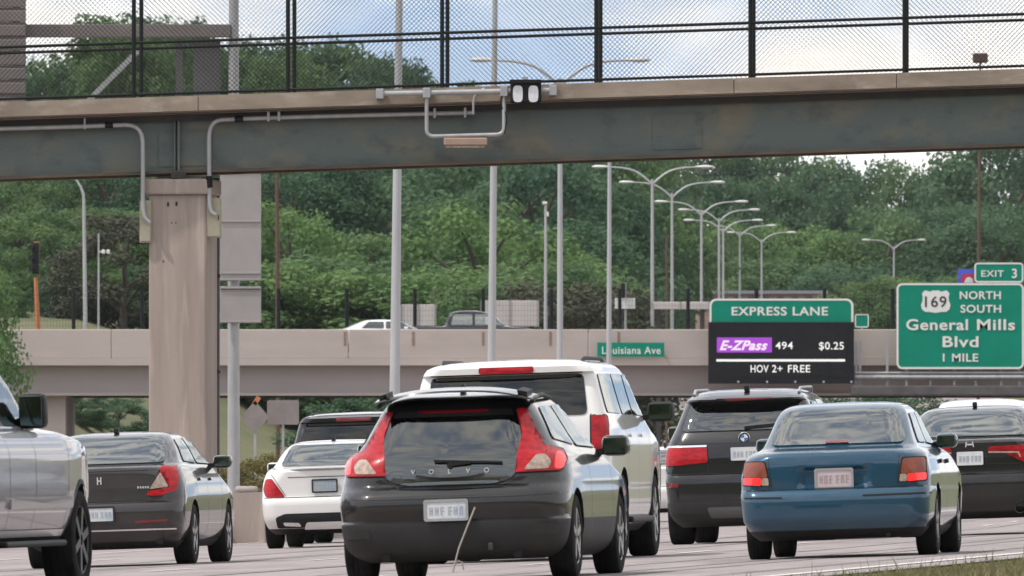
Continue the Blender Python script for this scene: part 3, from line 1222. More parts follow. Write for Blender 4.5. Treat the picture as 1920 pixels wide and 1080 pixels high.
mb.tube([((1616 - 960) * k40, 540.1, 5), ((1616 - 960) * k40, 540.1, CAMZ + (HZ - 592) * k40)], .05, 6)
mb.build('post', M_GALV, gs2)


# ------------------------------------------------------------------ street lamps
def twin_lamp(px, d, junction_y, spread_px, label, name='street_lamp', base_px=None):
    k = d / FPX
    x = (px - 960) * k
    xb_ = x if base_px is None else (base_px - 960) * k
    z0 = gz(xb_, d) - .05
    zj = CAMZ + (HZ - junction_y) * k
    hw = spread_px * k / 2
    root = empty(name, (xb_, d, z0), label, 'street lamp', 'twin arm lamps along the median')
    mb = MB()
    n = 8
    mb.tube([(lerp(xb_, x, i / n), d, lerp(z0, zj, i / n)) for i in range(n + 1)], [lerp(.115, .06, i / n) for i in range(n + 1)], 12)
    mb.build('pole', M_POLE, root, smooth=60)
    mb = MB()
    mb.tube([(xb_, d, z0), (xb_, d, z0 + .5)], .2, 12)
    mb.build('base', M_POLE, root, smooth=60)
    for s_ in (-1, 1):
        mb = MB()
        rise = hw * .24
        path = []
        for i in range(9):
            t = i / 8
            path.append((x + s_ * hw * (.04 + .86 * t), d, zj - .15 + rise * (1 - (1 - t) ** 2.6) + .15 * min(1, t * 3)))
        mb.tube([(x, d, zj - .3)] + path, [.055] + [lerp(.05, .032, i / 8) for i in range(9)], 8)
        mb.build('arm', M_POLE, root, smooth=60)
        e = Vector(path[-1])
        mb = MB()
        L = hw * .34
        prof = [(0, .05), (.15 * L, .09), (.4 * L, .14), (.75 * L, .15), (L, .08), (L * 1.02, .0)]
        vv, ff, nn = [], [], 10
        for (a, r) in prof:
            for q in range(nn):
                t = 2 * math.pi * q / nn
                vv.append((e.x + s_ * (a - .12 * L), e.y + r * 1.1 * math.cos(t), e.z + r * .55 * math.sin(t) + .02))
        for i in range(len(prof) - 1):
            for q in range(nn):
                q2 = (q + 1) % nn
                ff.append((i * nn + q, i * nn + q2, (i + 1) * nn + q2, (i + 1) * nn + q))
        mb.add(vv, ff)
        mb.build('lamp_head', surf('lamp_head_pale', (.62, .62, .60), .4, (.55, .55, .54), 3), root, smooth=60)
    return root


twin_lamp(751, 262, -215, 430, 'nearest and thickest lamp pole, left of centre behind the footbridge', base_px=737)
twin_lamp(929, 322, -75, 350, 'second nearest lamp pole, passing behind the twin lamp box', base_px=919)
twin_lamp(1050, 397, 147, 280, 'lamp pole whose twin arms show through the footbridge fence', base_px=1050)
twin_lamp(1143, 478, 232, 230, 'lamp pole standing in front of the Louisiana Ave sign', base_px=1141)
for px, d, jy, sp, lab in ((1223, 601, 336, 188, 'first lamp beyond the road bridge, tallest twin arms in the row'),
                           (1260, 695, 362, 165, 'second lamp beyond the road bridge, heads overlapping the first'),
                           (1315, 766, 396, 146, 'third lamp beyond the road bridge, left of the paired poles'),
                           (1348, 850, 409, 128, 'left pole of the closely paired lamps above the Express Lane sign'),
                           (1356, 925, 428, 124, 'right pole of the closely paired lamps above the Express Lane sign'),
                           (1387, 985, 437, 114, 'sixth lamp beyond the road bridge, just left of the last in the row'),
                           (1428, 1058, 449, 108, 'last lamp of the far row, above the Express Lane sign'),
                           (1676, 1160, 462, 100, 'lone far lamp standing left of the green guide sign')):
    twin_lamp(px, d, jy, sp, lab)


def simple_pole(name, label, cat, px0, py0, px1, py1, d, r, mat, root_z=None, extra=None):
    a = PX(px0, py0, d)
    b = PX(px1, py1, d)
    zb_ = gz(a.x, d) - .1 if root_z is None else root_z
    root = empty(name, (a.x, d, zb_), label, cat)
    mb = MB()
    mb.tube([(a.x, d, zb_), a, b], [r, r, r * .7], 8)
    mb.build('pole', mat, root, smooth=60)
    if extra:
        extra(root, b, d / FPX)
    return root


M_WOOD = surf('brown_pole', (.13, .075, .05), .85, (.09, .055, .04), 4, stretch=(1, 1, .1))
M_ORANGE = surf('orange_paint', (.55, .20, .07), .6, (.40, .15, .06), 3)


def single_arm(root, b, k):
    mb = MB()
    mb.tube([b, b + Vector((-1 * k, 0, 9 * k)), b + Vector((-6 * k, 0, 22 * k)), b + Vector((-13 * k, 0, 33 * k)), b + Vector((-18 * k, 0, 37 * k))], [4 * k * .6, 4.2 * k * .6, 3.8 * k * .6, 3 * k * .6, 2.4 * k * .6], 8)
    mb.build('curved_arm', M_POLE, root, smooth=60)


simple_pole('street_lamp', 'pale lamp pole with one bent arm left of the pier', 'street lamp', 160, 600, 157, 372, 620, 4 * 620 / FPX, M_POLE, extra=single_arm)


def cam_arm(root, b, k):
    mb = MB()
    z = b.z - 34 * k
    mb.bar((b.x, b.y, z), (b.x + 13 * k, b.y, z), 2.5 * k)
    mb.build('arm', M_WHITE, root)
    for dx_ in (6, 15):
        mb = MB()
        mb.bbox(b.x + dx_ * k, b.x + (dx_ + 6) * k, b.y - .2, b.y + .2, z - 4 * k, z + 4 * k, .03)
        mb.build('camera', M_WHITE, root)


simple_pole('camera_pole', 'thin grey pole with small white cameras left of the pier', 'pole', 185, 600, 185, 438, 600, .055, M_GALV, extra=cam_arm)


def sig(root, b, k):
    for i in range(3):
        z = b.z + (6 + 20 * i) * k
        mb = MB()
        mb.bbox(b.x - 7 * k, b.x + 7 * k, b.y - .28, b.y + .1, z, z + 19 * k, .04)
        mb.build('signal_section', M_PLAST, root)
        mb = MB()
        mb.tube([(b.x - 6 * k, b.y - .3, z + 10 * k), (b.x - 9 * k, b.y - .45, z + 10 * k)], 5 * k, 10)
        mb.build('visor', M_PLAST, root)
    mb = MB()
    mb.bar((b.x + 5 * k, b.y, b.z), (b.x + 6 * k, b.y, b.z + 66 * k), 3 * k)
    mb.bar((b.x - 4 * k, b.y, b.z + 66 * k), (b.x + 6 * k, b.y, b.z + 66 * k), 3 * k)
    mb.build('back_bracket', M_ORANGE, root)


simple_pole('traffic_signal', 'traffic signal on an orange pole at the far left above the parapet', 'traffic signal', 71, 618, 67, 520, RD + 14.4, 5 * 514 / FPX, M_ORANGE, root_z=6.0, extra=sig)


def xfmr(root, b, k):
    mb = MB()
    mb.bar((b.x - 16 * k, b.y, b.z - 6 * k), (b.x + 16 * k, b.y, b.z - 6 * k), 2.2 * k)
    mb.build('crossarm', M_WOOD, root)


simple_pole('utility_pole', 'slim brown wooden utility pole right of the grey sign back', 'utility pole', 521, 613, 519, 268, 560, 4.2 * 560 / FPX, M_WOOD, extra=xfmr)


def mast_head(root, b, k):
    mb = MB()
    mb.bbox(b.x - 14 * k, b.x + 14 * k, b.y - .4, b.y + .4, b.z - 9 * k, b.z + 9 * k, .06)
    mb.build('mast_head', surf('mast_brown', (.09, .05, .04), .8), root)


simple_pole('mast', 'tall thin brown mast behind the exit tab with a dark box on top', 'mast', 1834, 600, 1838, 109, 640, 3.0 * 640 / FPX, M_WOOD, extra=mast_head)


def lum(root, b, k):
    mb = MB()
    mb.bbox(b.x - 6 * k, b.x + 3 * k, b.y - .2, b.y + .2, b.z - 2 * k, b.z + 3 * k, .03)
    mb.build('lamp_head', M_WHITE, root)
    mb = MB()
    mb.bbox(b.x + 2 * k, b.x + 6 * k, b.y - .1, b.y + .1, b.z - 25 * k, b.z - 16 * k, .02)
    mb.build('camera', M_WHITE, root)


simple_pole('lamp_post', 'short pale lamp post between the third and fourth tall lamp poles', 'street lamp', 1023, 600, 1023, 381, 560, 3.2 * 560 / FPX, M_POLE, extra=lum)
simple_pole('wooden_post', 'thin brown pole just left of the second far lamp', 'utility pole', 1250, 610, 1250, 440, 590, 2.2 * 590 / FPX, M_WOOD)


def sigbox(root, b, k):
    mb = MB()
    mb.bbox(b.x - 9 * k, b.x - 1 * k, b.y - .2, b.y + .1, b.z - 26 * k, b.z + 0 * k, .03)
    mb.build('signal_head', M_PLAST, root)
    mb = MB()
    mb.bbox(b.x - 20 * k, b.x + 18 * k, b.y - .05, b.y - .02, b.z - 48 * k, b.z - 28 * k, .01)
    mb.build('sign_panel', M_WHITE, root)


simple_pole('signal_post', 'thin grey post with dark signal head above the Louisiana Ave sign', 'traffic signal', 1173, 612, 1173, 531, RD + 15, 2.2 * 514 / FPX, M_GALV, root_z=5.9, extra=sigbox)


# ------------------------------------------------------------------ sign gantry seen from behind (other carriageway)
GD = 236.0
GK = GD / FPX


def gx(px):
    return (px - 960) * GK


def gzz(py):
    return CAMZ + (HZ - py) * GK


ga = empty('sign_gantry', (gx(438), GD, gz(gx(438), GD)), 'grey cantilever sign structure seen from behind, right of the pier', 'gantry')
mb = MB()
mb.tube([(gx(438), GD, gz(gx(438), GD) - .1), (gx(438), GD, gzz(320)), (gx(438.5), GD, gzz(-40))], [.112, .10, .085], 14)
mb.build('pole', M_GALV, ga, smooth=60)
mb = MB()
mb.bbox(gx(-30), gx(433), GD - .12, GD + .12, gzz(70), gzz(46), .015)
mb.build('cantilever_beam', M_SIGNB2, ga)
mb = MB()
mb.bar((gx(262), GD - .02, gzz(92)), (gx(120), GD - .02, gzz(235)), .09)
mb.build('brace', M_GALV, ga)
for (x0, x1, y0, y1) in ((413, 490, 205, 527), (413, 490, 537, 606)):
    mb = MB()
    mb.bbox(gx(x0), gx(x1), GD - .20, GD - .16, gzz(y1), gzz(y0), .006)
    p_ = mb.build('sign_back', M_SIGNBACK, ga)
    ribs = [y0 + 6, y1 - 3] + ([415, 512, 320] if y1 < 530 else [542])
    for py in ribs:
        mb = MB()
        mb.bbox(gx(x0 + 1), gx(x1 - 1), GD - .225, GD - .2005, gzz(py + 2), gzz(py - 2), .004)
        mb.build('stiffening_rib', M_SIGNBACK, p_)
mb = MB()
mb.bbox(gx(362), gx(413), GD + .13, GD + .2, gzz(215), gzz(72), .01)
mb.build('panel', surf('cabinet_grey', (.13, .125, .12), .6, (.10, .10, .10), 2), ga)
mb = MB()
mb.bbox(gx(329), gx(342), GD + .13, GD + .17, gzz(215), gzz(72), .01)
mb.build('strut', surf('cabinet_grey', (.13, .125, .12), .6), ga)
bs = empty('ribbed_sign', (gx(0), GD - .3, gzz(260)), 'brown ribbed back of a big sign at the upper left corner', 'road sign')
for i in range(12):
    y0 = -60 + i * 27
    mb = MB()
    mb.bbox(gx(-150), gx(50), GD - .38, GD - .30, gzz(y0 + 21), gzz(y0), .02)
    b_ = mb.build('panel_board', M_SIGNB2, bs)
    mb = MB()
    mb.bbox(gx(-150), gx(50), GD - .33, GD - .29, gzz(y0 + 27), gzz(y0 + 21.2), .004)
    mb.build('panel_groove', M_SIGNB2, bs)
mb = MB()
for px in (-120, -20, 30):
    mb.bar((gx(px), GD - .22, gzz(262)), (gx(px), GD - .22, gzz(-60)), .12)
mb.build('uprights', M_GALV, bs)

# wall round the pier with a blunt end
wall = empty('crash_wall', (-4.2, 206, gz(-4.2, 206)), 'low tan concrete wall with blunt end between the grey and white sedans', 'barrier')
mb = MB()


def wallfn(x, y, z):
    xx = x + (y - 206) * .052
    return (xx, y, gz(xx, y) + z)


for a, b in ((206, 212), (212.015, 220), (220.015, 228), (228.015, 240)):
    mb = MB()
    mb.box(-4.53, -3.87, a, b, -.1, .80, wallfn)
    mb.build('wall_section', M_CONC, wall)
mb = MB()
mb.add([wallfn(-4.60, 205.2, -.05), wallfn(-4.40, 205.2, -.05), wallfn(-4.52, 205.99, .42), wallfn(-4.60, 205.99, .42), wallfn(-4.60, 205.99, -.05), wallfn(-4.40, 205.99, -.05)],
       [(0, 1, 2, 3), (0, 3, 4), (1, 5, 2), (3, 2, 5, 4), (0, 4, 5, 1)])
mb.build('end_wedge', M_CONC, wall)
mb = MB()
mb.bbox(-4.35, -4.0, 207, 207.6, gz(-4.2, 207) + .801, gz(-4.2, 207) + .90, .04)
tag(mb.build('sandbag', surf('sandbag', (.42, .38, .36), .9, (.34, .3, .28), 6), None), 'pale flat sandbag lying on top of the concrete wall end', 'sandbag')

# backs of temporary signs under the road bridge
for (px, py, hw, shape, lab) in ((478, 782, 27, 'd', 'grey back of a diamond shaped sign under the road bridge'), (530, 772, 30, 'r', 'grey back of a rectangular sign under the road bridge')):
    d_ = 330.0
    c = PX(px, py, d_)
    k = d_ / FPX
    r_ = empty('work_sign', (c.x, d_, gz(c.x, d_)), lab, 'road sign')
    mb = MB()
    if shape == 'd':
        mb.prism([(c.x, c.z - hw * k * 1.15), (c.x + hw * k, c.z), (c.x, c.z + hw * k * 1.15), (c.x - hw * k, c.z)], d_, d_ + .03)
    else:
        mb.prism(rrect(c.x - hw * k, c.x + hw * k, c.z - 24 * k, c.z + 22 * k, .05), d_ + .5, d_ + .53)
    mb.build('sign_back', surf('temp_sign_back', (.20, .175, .165), .7, (.25, .22, .21), 3), r_)
    mb = MB()
    mb.bar((c.x, d_ + .08 if shape == 'd' else d_ + .58, gz(c.x, d_)), (c.x, d_ + .08 if shape == 'd' else d_ + .58, c.z), .06)
    mb.build('post', M_GALV, r_)
    if shape == 'd':
        mb = MB()
        mb.bar((c.x - .02, d_ + .06, c.z + 24 * k), (c.x + .1, d_ + .06, c.z + 38 * k), .12)
        mb.build('orange_flag', M_ORANGE, r_)

# low buildings and trailers beyond the road bridge
M_TRAIL = surf('trailer_white', (.50, .46, .44), .6, (.43, .40, .38), 1)
for (x0, x1, y0, y1, d_, lab) in ((752, 816, 571, 612, 548, 'pale box trailer behind the roof of the white car'), (903, 1009, 563, 612, 552, 'long pale box trailer behind the dark pickup cab'),
                                  (1222, 1330, 566, 580, 575, 'pale guard wall behind the first two far lamps')):
    k = d_ / FPX
    zb_ = gz((x0 - 960) * k, d_)
    r_ = empty('box_trailer' if d_ < 570 else 'guard_wall', ((x0 + x1 - 1920) * k / 2, d_, zb_), lab, 'trailer' if d_ < 570 else 'wall')
    mb = MB()
    zt_ = CAMZ + (HZ - y0) * k
    mb.bbox((x0 - 960) * k, (x1 - 960) * k, d_, d_ + 2.4 if d_ < 570 else d_ + .4, min(CAMZ + (HZ - y1) * k, zt_ - .3), zt_, .03)
    mb.build('box', M_TRAIL, r_)
    mb = MB()
    n_ = 2
    for i in range(n_ + 1):
        x = lerp((x0 - 960) * k, (x1 - 960) * k, i / n_)
        mb.box(x - .04, x + .04, d_ - .03, d_ - .001, min(CAMZ + (HZ - y1) * k, zt_ - .3), zt_)
    mb.build('ribs', surf('trailer_rib', (.3, .28, .27), .6), r_)
    mb = MB()
    for i in (.12, .88):
        x = lerp((x0 - 960) * k, (x1 - 960) * k, i)
        mb.box(x - .1, x + .1, d_ + .1, d_ + .3, zb_ - .3, CAMZ + (HZ - y1) * k)
    mb.build('legs', M_STEELD, r_)

k = 600 / FPX
bl = empty('low_building', ((1430 - 960) * k, 640, 8), 'low pinkish building with a grey roof above the Express Lane sign', 'building')


def bxx(px):
    return (px - 960) * 1140 / FPX


def bzz(py):
    return CAMZ + (HZ - py) * 1140 / FPX


bl.location = (bxx(1430), 1140, bzz(600))
mb = MB()
mb.box(bxx(1308), bxx(1548), 1140, 1152, bzz(640), bzz(551))
mb.build('wall', surf('pink_brick', (.36, .25, .21), .85, (.30, .2, .17), .8), bl)
mb = MB()
mb.box(bxx(1304), bxx(1552), 1139.4, 1153, bzz(550.8), bzz(545))
mb.build('roof', surf('grey_roof', (.22, .24, .27), .7), bl)
for px in range(1322, 1540, 27):
    mb = MB()
    mb.box(bxx(px), bxx(px + 13), 1139.9, 1140.02, bzz(566), bzz(557))
    w_ = mb.build('window', surf('far_window', (.08, .09, .10), .2), bl)
    mb = MB()
    mb.box(bxx(px - 1), bxx(px + 14), 1139.84, 1139.899, bzz(567.2), bzz(566.2))
    mb.build('sill', M_TRAIL, w_)


# ------------------------------------------------------------------ vehicles: body built from stacked horizontal outlines
def pchip(tab):
    xs_ = [t[0] for t in tab]
    ys_ = [t[1] for t in tab]
    n = len(xs_)
    h = [xs_[i + 1] - xs_[i] for i in range(n - 1)]
    de = [(ys_[i + 1] - ys_[i]) / h[i] for i in range(n - 1)]
    m = [0.0] * n
    m[0], m[-1] = de[0], de[-1]
    for i in range(1, n - 1):
        if de[i - 1] * de[i] > 0:
            w1, w2 = 2 * h[i] + h[i - 1], h[i] + 2 * h[i - 1]
            m[i] = (w1 + w2) / (w1 / de[i - 1] + w2 / de[i])

    def f(x):
        if x <= xs_[0]:
            return ys_[0]
        if x >= xs_[-1]:
            return ys_[-1]
        i = 0
        while x > xs_[i + 1]:
            i += 1
        t = (x - xs_[i]) / h[i]
        return ((1 + 2 * t) * (1 - t) ** 2 * ys_[i] + t * (1 - t) ** 2 * h[i] * m[i] + t * t * (3 - 2 * t) * ys_[i + 1] + t * t * (t - 1) * h[i] * m[i + 1])
    return f


def inside(poly, x, y):
    c = False
    n = len(poly)
    for i in range(n):
        x0, y0 = poly[i]
        x1, y1 = poly[i - 1]
        if (y0 > y) != (y1 > y) and x < (x1 - x0) * (y - y0) / (y1 - y0) + x0:
            c = not c
    return c


def area(poly):
    return sum(poly[i - 1][0] * poly[i][1] - poly[i][0] * poly[i - 1][1] for i in range(len(poly))) / 2


def rnd(poly, r, n=4):
    """round the corners of an outline"""
    o_ = []
    N = len(poly)
    for i in range(N):
        a, b, c = Vector(poly[i - 1]), Vector(poly[i]), Vector(poly[(i + 1) % N])
        rr = r[i] if isinstance(r, (list, tuple)) else r
        r1, r2 = min(rr, (a - b).length * .48), min(rr, (c - b).length * .48)
        p, q = b + (a - b).normalized() * r1, b + (c - b).normalized() * r2
        for k in range(n + 1):
            t = k / n
            e = p.lerp(b, t).lerp(b.lerp(q, t), t)
            o_.append((e.x, e.y))
    return o_


def dense(poly, step=.05):
    o_ = []
    for i in range(len(poly)):
        a, b = Vector(poly[i]), Vector(poly[(i + 1) % len(poly)])
        n = max(1, int((b - a).length / step))
        for k in range(n):
            e = a.lerp(b, k / n)
            o_.append((e.x, e.y))
    return o_


def inset(poly, m):
    s_ = 1 if area(poly) > 0 else -1
    o_ = []
    N = len(poly)
    for i in range(N):
        a, b, c = Vector(poly[i - 1]), Vector(poly[i]), Vector(poly[(i + 1) % N])
        d = ((b - a).normalized() + (c - b).normalized())
        if d.length < 1e-6:
            d = b - a
        d.normalize()
        o_.append((b.x - s_ * d.y * m, b.y + s_ * d.x * m))
    return o_


class Car:
    def __init__(s, name, label, cat, px, scale, heading, rear, front, paint_, axle, base, rad, track, tyre_w=.2, clad=0.0, bow=.04, mod=None, taper_f=None, group='cars driving away in the traffic',
                 taper=.035, detail=1, loc=None, body_mat2=None):
        s.Y = pchip([(r[0], r[1]) for r in rear])
        s.W = pchip([(r[0], r[2]) for r in rear])
        s.RC = pchip([(r[0], r[3]) for r in rear])
        s.F = pchip(front)
        s.z0, s.z1 = rear[0][0], rear[-1][0]
        s.L = max(f[1] for f in front)
        s.bow, s.mod, s.tp = bow, mod, taper
        s.tpf = taper * 1.6 if taper_f is None else taper_f
        s.paint = paint_
        s.axle, s.base, s.rad, s.track, s.tw = axle, base, rad, track, tyre_w
        s.clad = clad
        s.holes = []
        s.rear_tab, s.front_tab = rear, front
        if loc is None:
            d = FPX / scale
            x = (px - 960) / scale
            loc = Vector((x, d, gz(x, d)))
        h = R(heading)
        g = CROSS if loc[1] < 480 else 0.0
        up = Vector((-g, 0, 1)).normalized()
        fw = Vector((math.sin(h), math.cos(h), 0))
        fw = (fw - up * fw.dot(up)).normalized()
        rt_ = fw.cross(up)
        s.root = empty(name, loc, label, cat, group)
        m = Matrix((rt_, fw, up)).transposed().to_4x4()
        m.translation = Vector(loc)
        s.root.matrix_world = m
        s.body_mat2 = body_mat2 or M_PLAST
        s.detail = detail

    def taperf(s, y):
        t = max(0.0, (.30 * s.L - y) / (.30 * s.L))
        u = max(0.0, (y - .72 * s.L) / (.28 * s.L))
        return 1 - s.tp * t * t - s.tpf * u * u

    def dims(s, z):
        yr, w, rc, yf = s.Y(z), s.W(z), s.RC(z), s.F(z)
        rc = min(rc, w * .95)
        ry = min(rc * 1.15, (yf - yr) * .4)
        fc = min(max(.12, rc), w * .95)
        fy = min(fc * 1.1, (yf - yr) * .4)
        return yr, w, rc, ry, yf, fc, fy

    def rear_y(s, x, z, raw=False):
        yr, w, rc, ry, yf, fc, fy = s.dims(z)
        y = yr
        for _ in range(4):
            ax = min(abs(x) / s.taperf(y), w)
            y = yr + s.bow * (ax / w) ** 2
            if ax > w - rc:
                q = min(1.0, (ax - (w - rc)) / rc)
                y += ry * (1 - math.sqrt(max(0.0, 1 - q * q)))
        if s.mod:
            y += s.mod(x, z)
        return y

    def front_y(s, x, z):
        yr, w, rc, ry, yf, fc, fy = s.dims(z)
        y = yf
        for _ in range(4):
            ax = min(abs(x) / s.taperf(y), w)
            y = yf - .06 * (ax / w) ** 2
            if ax > w - fc:
                q = min(1.0, (ax - (w - fc)) / fc)
                y -= fy * (1 - math.sqrt(max(0.0, 1 - q * q)))
        return y

    def side_x(s, y, z):
        yr, w, rc, ry, yf, fc, fy = s.dims(z)
        x = w
        ye = yr + s.bow + ry
        if y < ye:
            q = min(1.0, (ye - y) / max(ry, 1e-4))
            x = w - rc + rc * math.sqrt(max(0.0, 1 - q * q))
        ys_ = yf - .06 - fy
        if y > ys_:
            q = min(1.0, (y - ys_) / max(fy, 1e-4))
            x = w - fc + fc * math.sqrt(max(0.0, 1 - q * q))
        return x * s.taperf(y)

    def proj(s, face, a, b, off, side=1):
        if face == 'rear':
            f = lambda a_, b_: Vector((a_, s.rear_y(a_, b_), b_))
        elif face == 'front':
            f = lambda a_, b_: Vector((a_, s.front_y(a_, b_), b_))
        else:
            f = lambda a_, b_: Vector((side * s.side_x(a_, b_), a_, b_))
        p = f(a, b)
        e = .012
        n = (f(a + e, b) - f(a - e, b)).cross(f(a, min(b + e, s.z1 - .001)) - f(a, b - e))
        if n.length < 1e-9:
            n = Vector((0, -1, 0))
        n.normalize()
        ref = Vector((0, -1, .25)) if face == 'rear' else Vector((0, 1, .25)) if face == 'front' else Vector((side, 0, .1))
        if n.dot(ref) < 0:
            n = -n
        return p + n * off, n

    # ---- body shell
    def body(s, cut=True):
        zs = []
        z = s.z0
        knots = sorted(set([r[0] for r in s.rear_tab] + [r[0] for r in s.front_tab if s.z0 <= r[0] <= s.z1]))
        for a, b in zip(knots, knots[1:]):
            n = max(1, int((b - a) / .03))
            zs += [lerp(a, b, i / n) for i in range(n)]
        zs.append(s.z1)
        lim = .07 if s.detail else .3
        i = 0
        while i < len(zs) - 1 and len(zs) < 150:
            a, b = zs[i], zs[i + 1]
            if b - a > .0015 and max(abs(s.Y(a) - s.Y(b)), abs(s.F(a) - s.F(b)) * .5, abs(s.W(a) - s.W(b)) * 2) > lim:
                zs.insert(i + 1, (a + b) / 2)
            else:
                i += 1
        nf, nc, ns = (16, 8, 26) if s.detail else (6, 4, 10)
        rings = []
        for z in zs:
            yr, w, rc, ry, yf, fc, fy = s.dims(z)
            half = []
            for i in range(nf):
                x = (w - rc) * i / nf
                half.append((x, yr + s.bow * (x / w) ** 2, 1))
            for i in range(nc + 1):
                a = math.pi / 2 * i / nc
                x = w - rc + rc * math.sin(a)
                half.append((x, yr + s.bow * (x / w) ** 2 + ry * (1 - math.cos(a)), 1))
            ya, yb = yr + s.bow + ry, yf - .06 - fy
            for i in range(1, ns):
                half.append((w, lerp(ya, yb, i / ns), 0))
            for i in range(nc + 1):
                a = math.pi / 2 * (1 - i / nc)
                x = w - fc + fc * math.sin(a)
                half.append((x, yf - .06 * (x / w) ** 2 - fy * (1 - math.cos(a)), 0))
            nn = 8
            for i in range(nn - 1, -1, -1):
                x = (w - fc) * i / nn
                half.append((x, yf - .06 * (x / w) ** 2, 0))
            pts = []
            for (x, y, isr) in half:
                xx = x * s.taperf(y)
                yy = y + (s.mod(xx, z) if (isr and s.mod) else 0)
                pts.append((xx, yy, z))
            lft = []
            for (x, y, isr) in half[-2:0:-1]:
                xx = -x * s.taperf(y)
                yy = y + (s.mod(xx, z) if (isr and s.mod) else 0)
                lft.append((xx, yy, z))
            rings.append(pts + lft)
        n = len(rings[0])
        v = [p for r_ in rings for p in r_]
        f, mi = [], []
        for j in range(len(rings) - 1):
            zm = (zs[j] + zs[j + 1]) / 2
            for i in range(n):
                k = (i + 1) % n
                f.append((j * n + i, j * n + k, (j + 1) * n + k, (j + 1) * n + i))
                mi.append(1 if zm < s.clad else 0)
        cb, ct = len(v), len(v) + 1
        v.append((0, s.L / 2, zs[0]))
        v.append((0, (s.Y(s.z1) + s.F(s.z1)) / 2, zs[-1] + .002))
        for i in range(n):
            k = (i + 1) % n
            f.append((cb, k, i))
            mi.append(1)
            f.append((ct, (len(rings) - 1) * n + i, (len(rings) - 1) * n + k))
            mi.append(0)
        me = bpy.data.meshes.new('body')
        me.from_pydata(v, [], f)
        for m in (s.paint, s.body_mat2, M_PLAST):
            me.materials.append(m)
        me.polygons.foreach_set('material_index', mi)
        bm = bmesh.new()
        bm.from_mesh(me)
        bmesh.ops.recalc_face_normals(bm, faces=bm.faces[:])
        bm.to_mesh(me)
        bm.free()
        if cut:
            mb = MB()
            for yy in (s.axle, s.axle + s.base):
                for sd in (-1, 1):
                    r_ = s.rad * 1.13
                    prof = [(sd * (s.track - .26), 0.0001), (sd * (s.track - .26), r_), (sd * (s.track + .5), r_), (sd * (s.track + .5), .0001)]
                    mb.lathe(prof, (0, yy, s.rad), 'x', 32)
            tmp = put(bpy.data.objects.new('tmp', me))
            cu = mb.build('cutter', M_PLAST, local=True)
            bmc = bmesh.new()
            bmc.from_mesh(cu.data)
            bmesh.ops.remove_doubles(bmc, verts=bmc.verts[:], dist=.0005)
            bmesh.ops.recalc_face_normals(bmc, faces=bmc.faces[:])
            bmc.to_mesh(cu.data)
            bmc.free()
            md = tmp.modifiers.new('cut', 'BOOLEAN')
            md.operation = 'DIFFERENCE'
            md.solver = 'EXACT'
            md.object = cu
            if hasattr(md, 'material_mode'):
                md.material_mode = 'TRANSFER'
            dg = bpy.context.evaluated_depsgraph_get()
            m2 = bpy.data.meshes.new_from_object(tmp.evaluated_get(dg))
            bpy.data.objects.remove(tmp)
            bpy.data.objects.remove(cu)
            if len(m2.polygons) > 100:
                me = m2
                me.name = 'body'
        # openings behind the panes
        if s.holes:
            bm = bmesh.new()
            bm.from_mesh(me)
            kill = []
            for fa in bm.faces:
                c, nr = fa.calc_center_median(), fa.normal
                for (face, poly) in s.holes:
                    if face == 'rear' and (nr.y > -.12 or c.y > s.L * .5):
                        continue
                    if face == 'front' and (nr.y < .12 or c.y < s.L * .5):
                        continue
                    if face == 'side' and abs(nr.x) < .55:
                        continue
                    ok = True
                    for vv in fa.verts:
                        a, b = (vv.co.y, vv.co.z) if face == 'side' else (vv.co.x, vv.co.z)
                        if not inside(poly, a, b):
                            ok = False
                            break
                    if ok:
                        kill.append(fa)
                        break
            bmesh.ops.delete(bm, geom=kill, context='FACES')
            bm.to_mesh(me)
            bm.free()
        me.polygons.foreach_set('use_smooth', [True] * len(me.polygons))
        me.set_sharp_from_angle(angle=R(32))
        o = put(bpy.data.objects.new('body', me))
        o.parent = s.root
        s.body_o = o
        return o

    # ---- pieces laid on the shell
    def patch(s, name, poly, mat, face='rear', off=.006, thick=.012, grid=.05, parent=None, side=1):
        bm = bmesh.new()
        try:
            bm.faces.new([bm.verts.new((a, 0, b)) for a, b in poly])
        except ValueError:
            bm.free()
            return None
        a0, a1 = min(p[0] for p in poly), max(p[0] for p in poly)
        b0, b1 = min(p[1] for p in poly), max(p[1] for p in poly)
        bmesh.ops.triangulate(bm, faces=bm.faces[:])
        for k in range(1, int((a1 - a0) / grid) + 1):
            bmesh.ops.bisect_plane(bm, geom=bm.verts[:] + bm.edges[:] + bm.faces[:], plane_co=(a0 + k * (a1 - a0) / (int((a1 - a0) / grid) + 1), 0, 0), plane_no=(1, 0, 0))
        for k in range(1, int((b1 - b0) / grid) + 1):
            bmesh.ops.bisect_plane(bm, geom=bm.verts[:] + bm.edges[:] + bm.faces[:], plane_co=(0, 0, b0 + k * (b1 - b0) / (int((b1 - b0) / grid) + 1)), plane_no=(0, 0, 1))
        bmesh.ops.triangulate(bm, faces=bm.faces[:])
        nor = {}
        for v in bm.verts:
            p, n_ = s.proj(face, v.co.x, v.co.z, off, side)
            nor[v] = n_
            v.co = p
        bm.normal_update()
        ref = sum((f.normal.dot(nor[f.verts[0]]) * f.calc_area() for f in bm.faces))
        if ref < 0:
            bmesh.ops.reverse_faces(bm, faces=bm.faces[:])
        bed = [e for e in bm.edges if e.is_boundary]
        bot = {}
        for e in bed:
            for v in e.verts:
                if v not in bot:
                    bot[v] = bm.verts.new(v.co - nor[v] * thick)
        for e in bed:
            l = e.link_loops[0]
            a, b = l.vert, l.link_loop_next.vert
            bm.faces.new((b, a, bot[a], bot[b]))
        me = bpy.data.meshes.new(name)
        bm.to_mesh(me)
        bm.free()
        me.materials.append(mat)
        me.polygons.foreach_set('use_smooth', [True] * len(me.polygons))
        me.set_sharp_from_angle(angle=R(35))
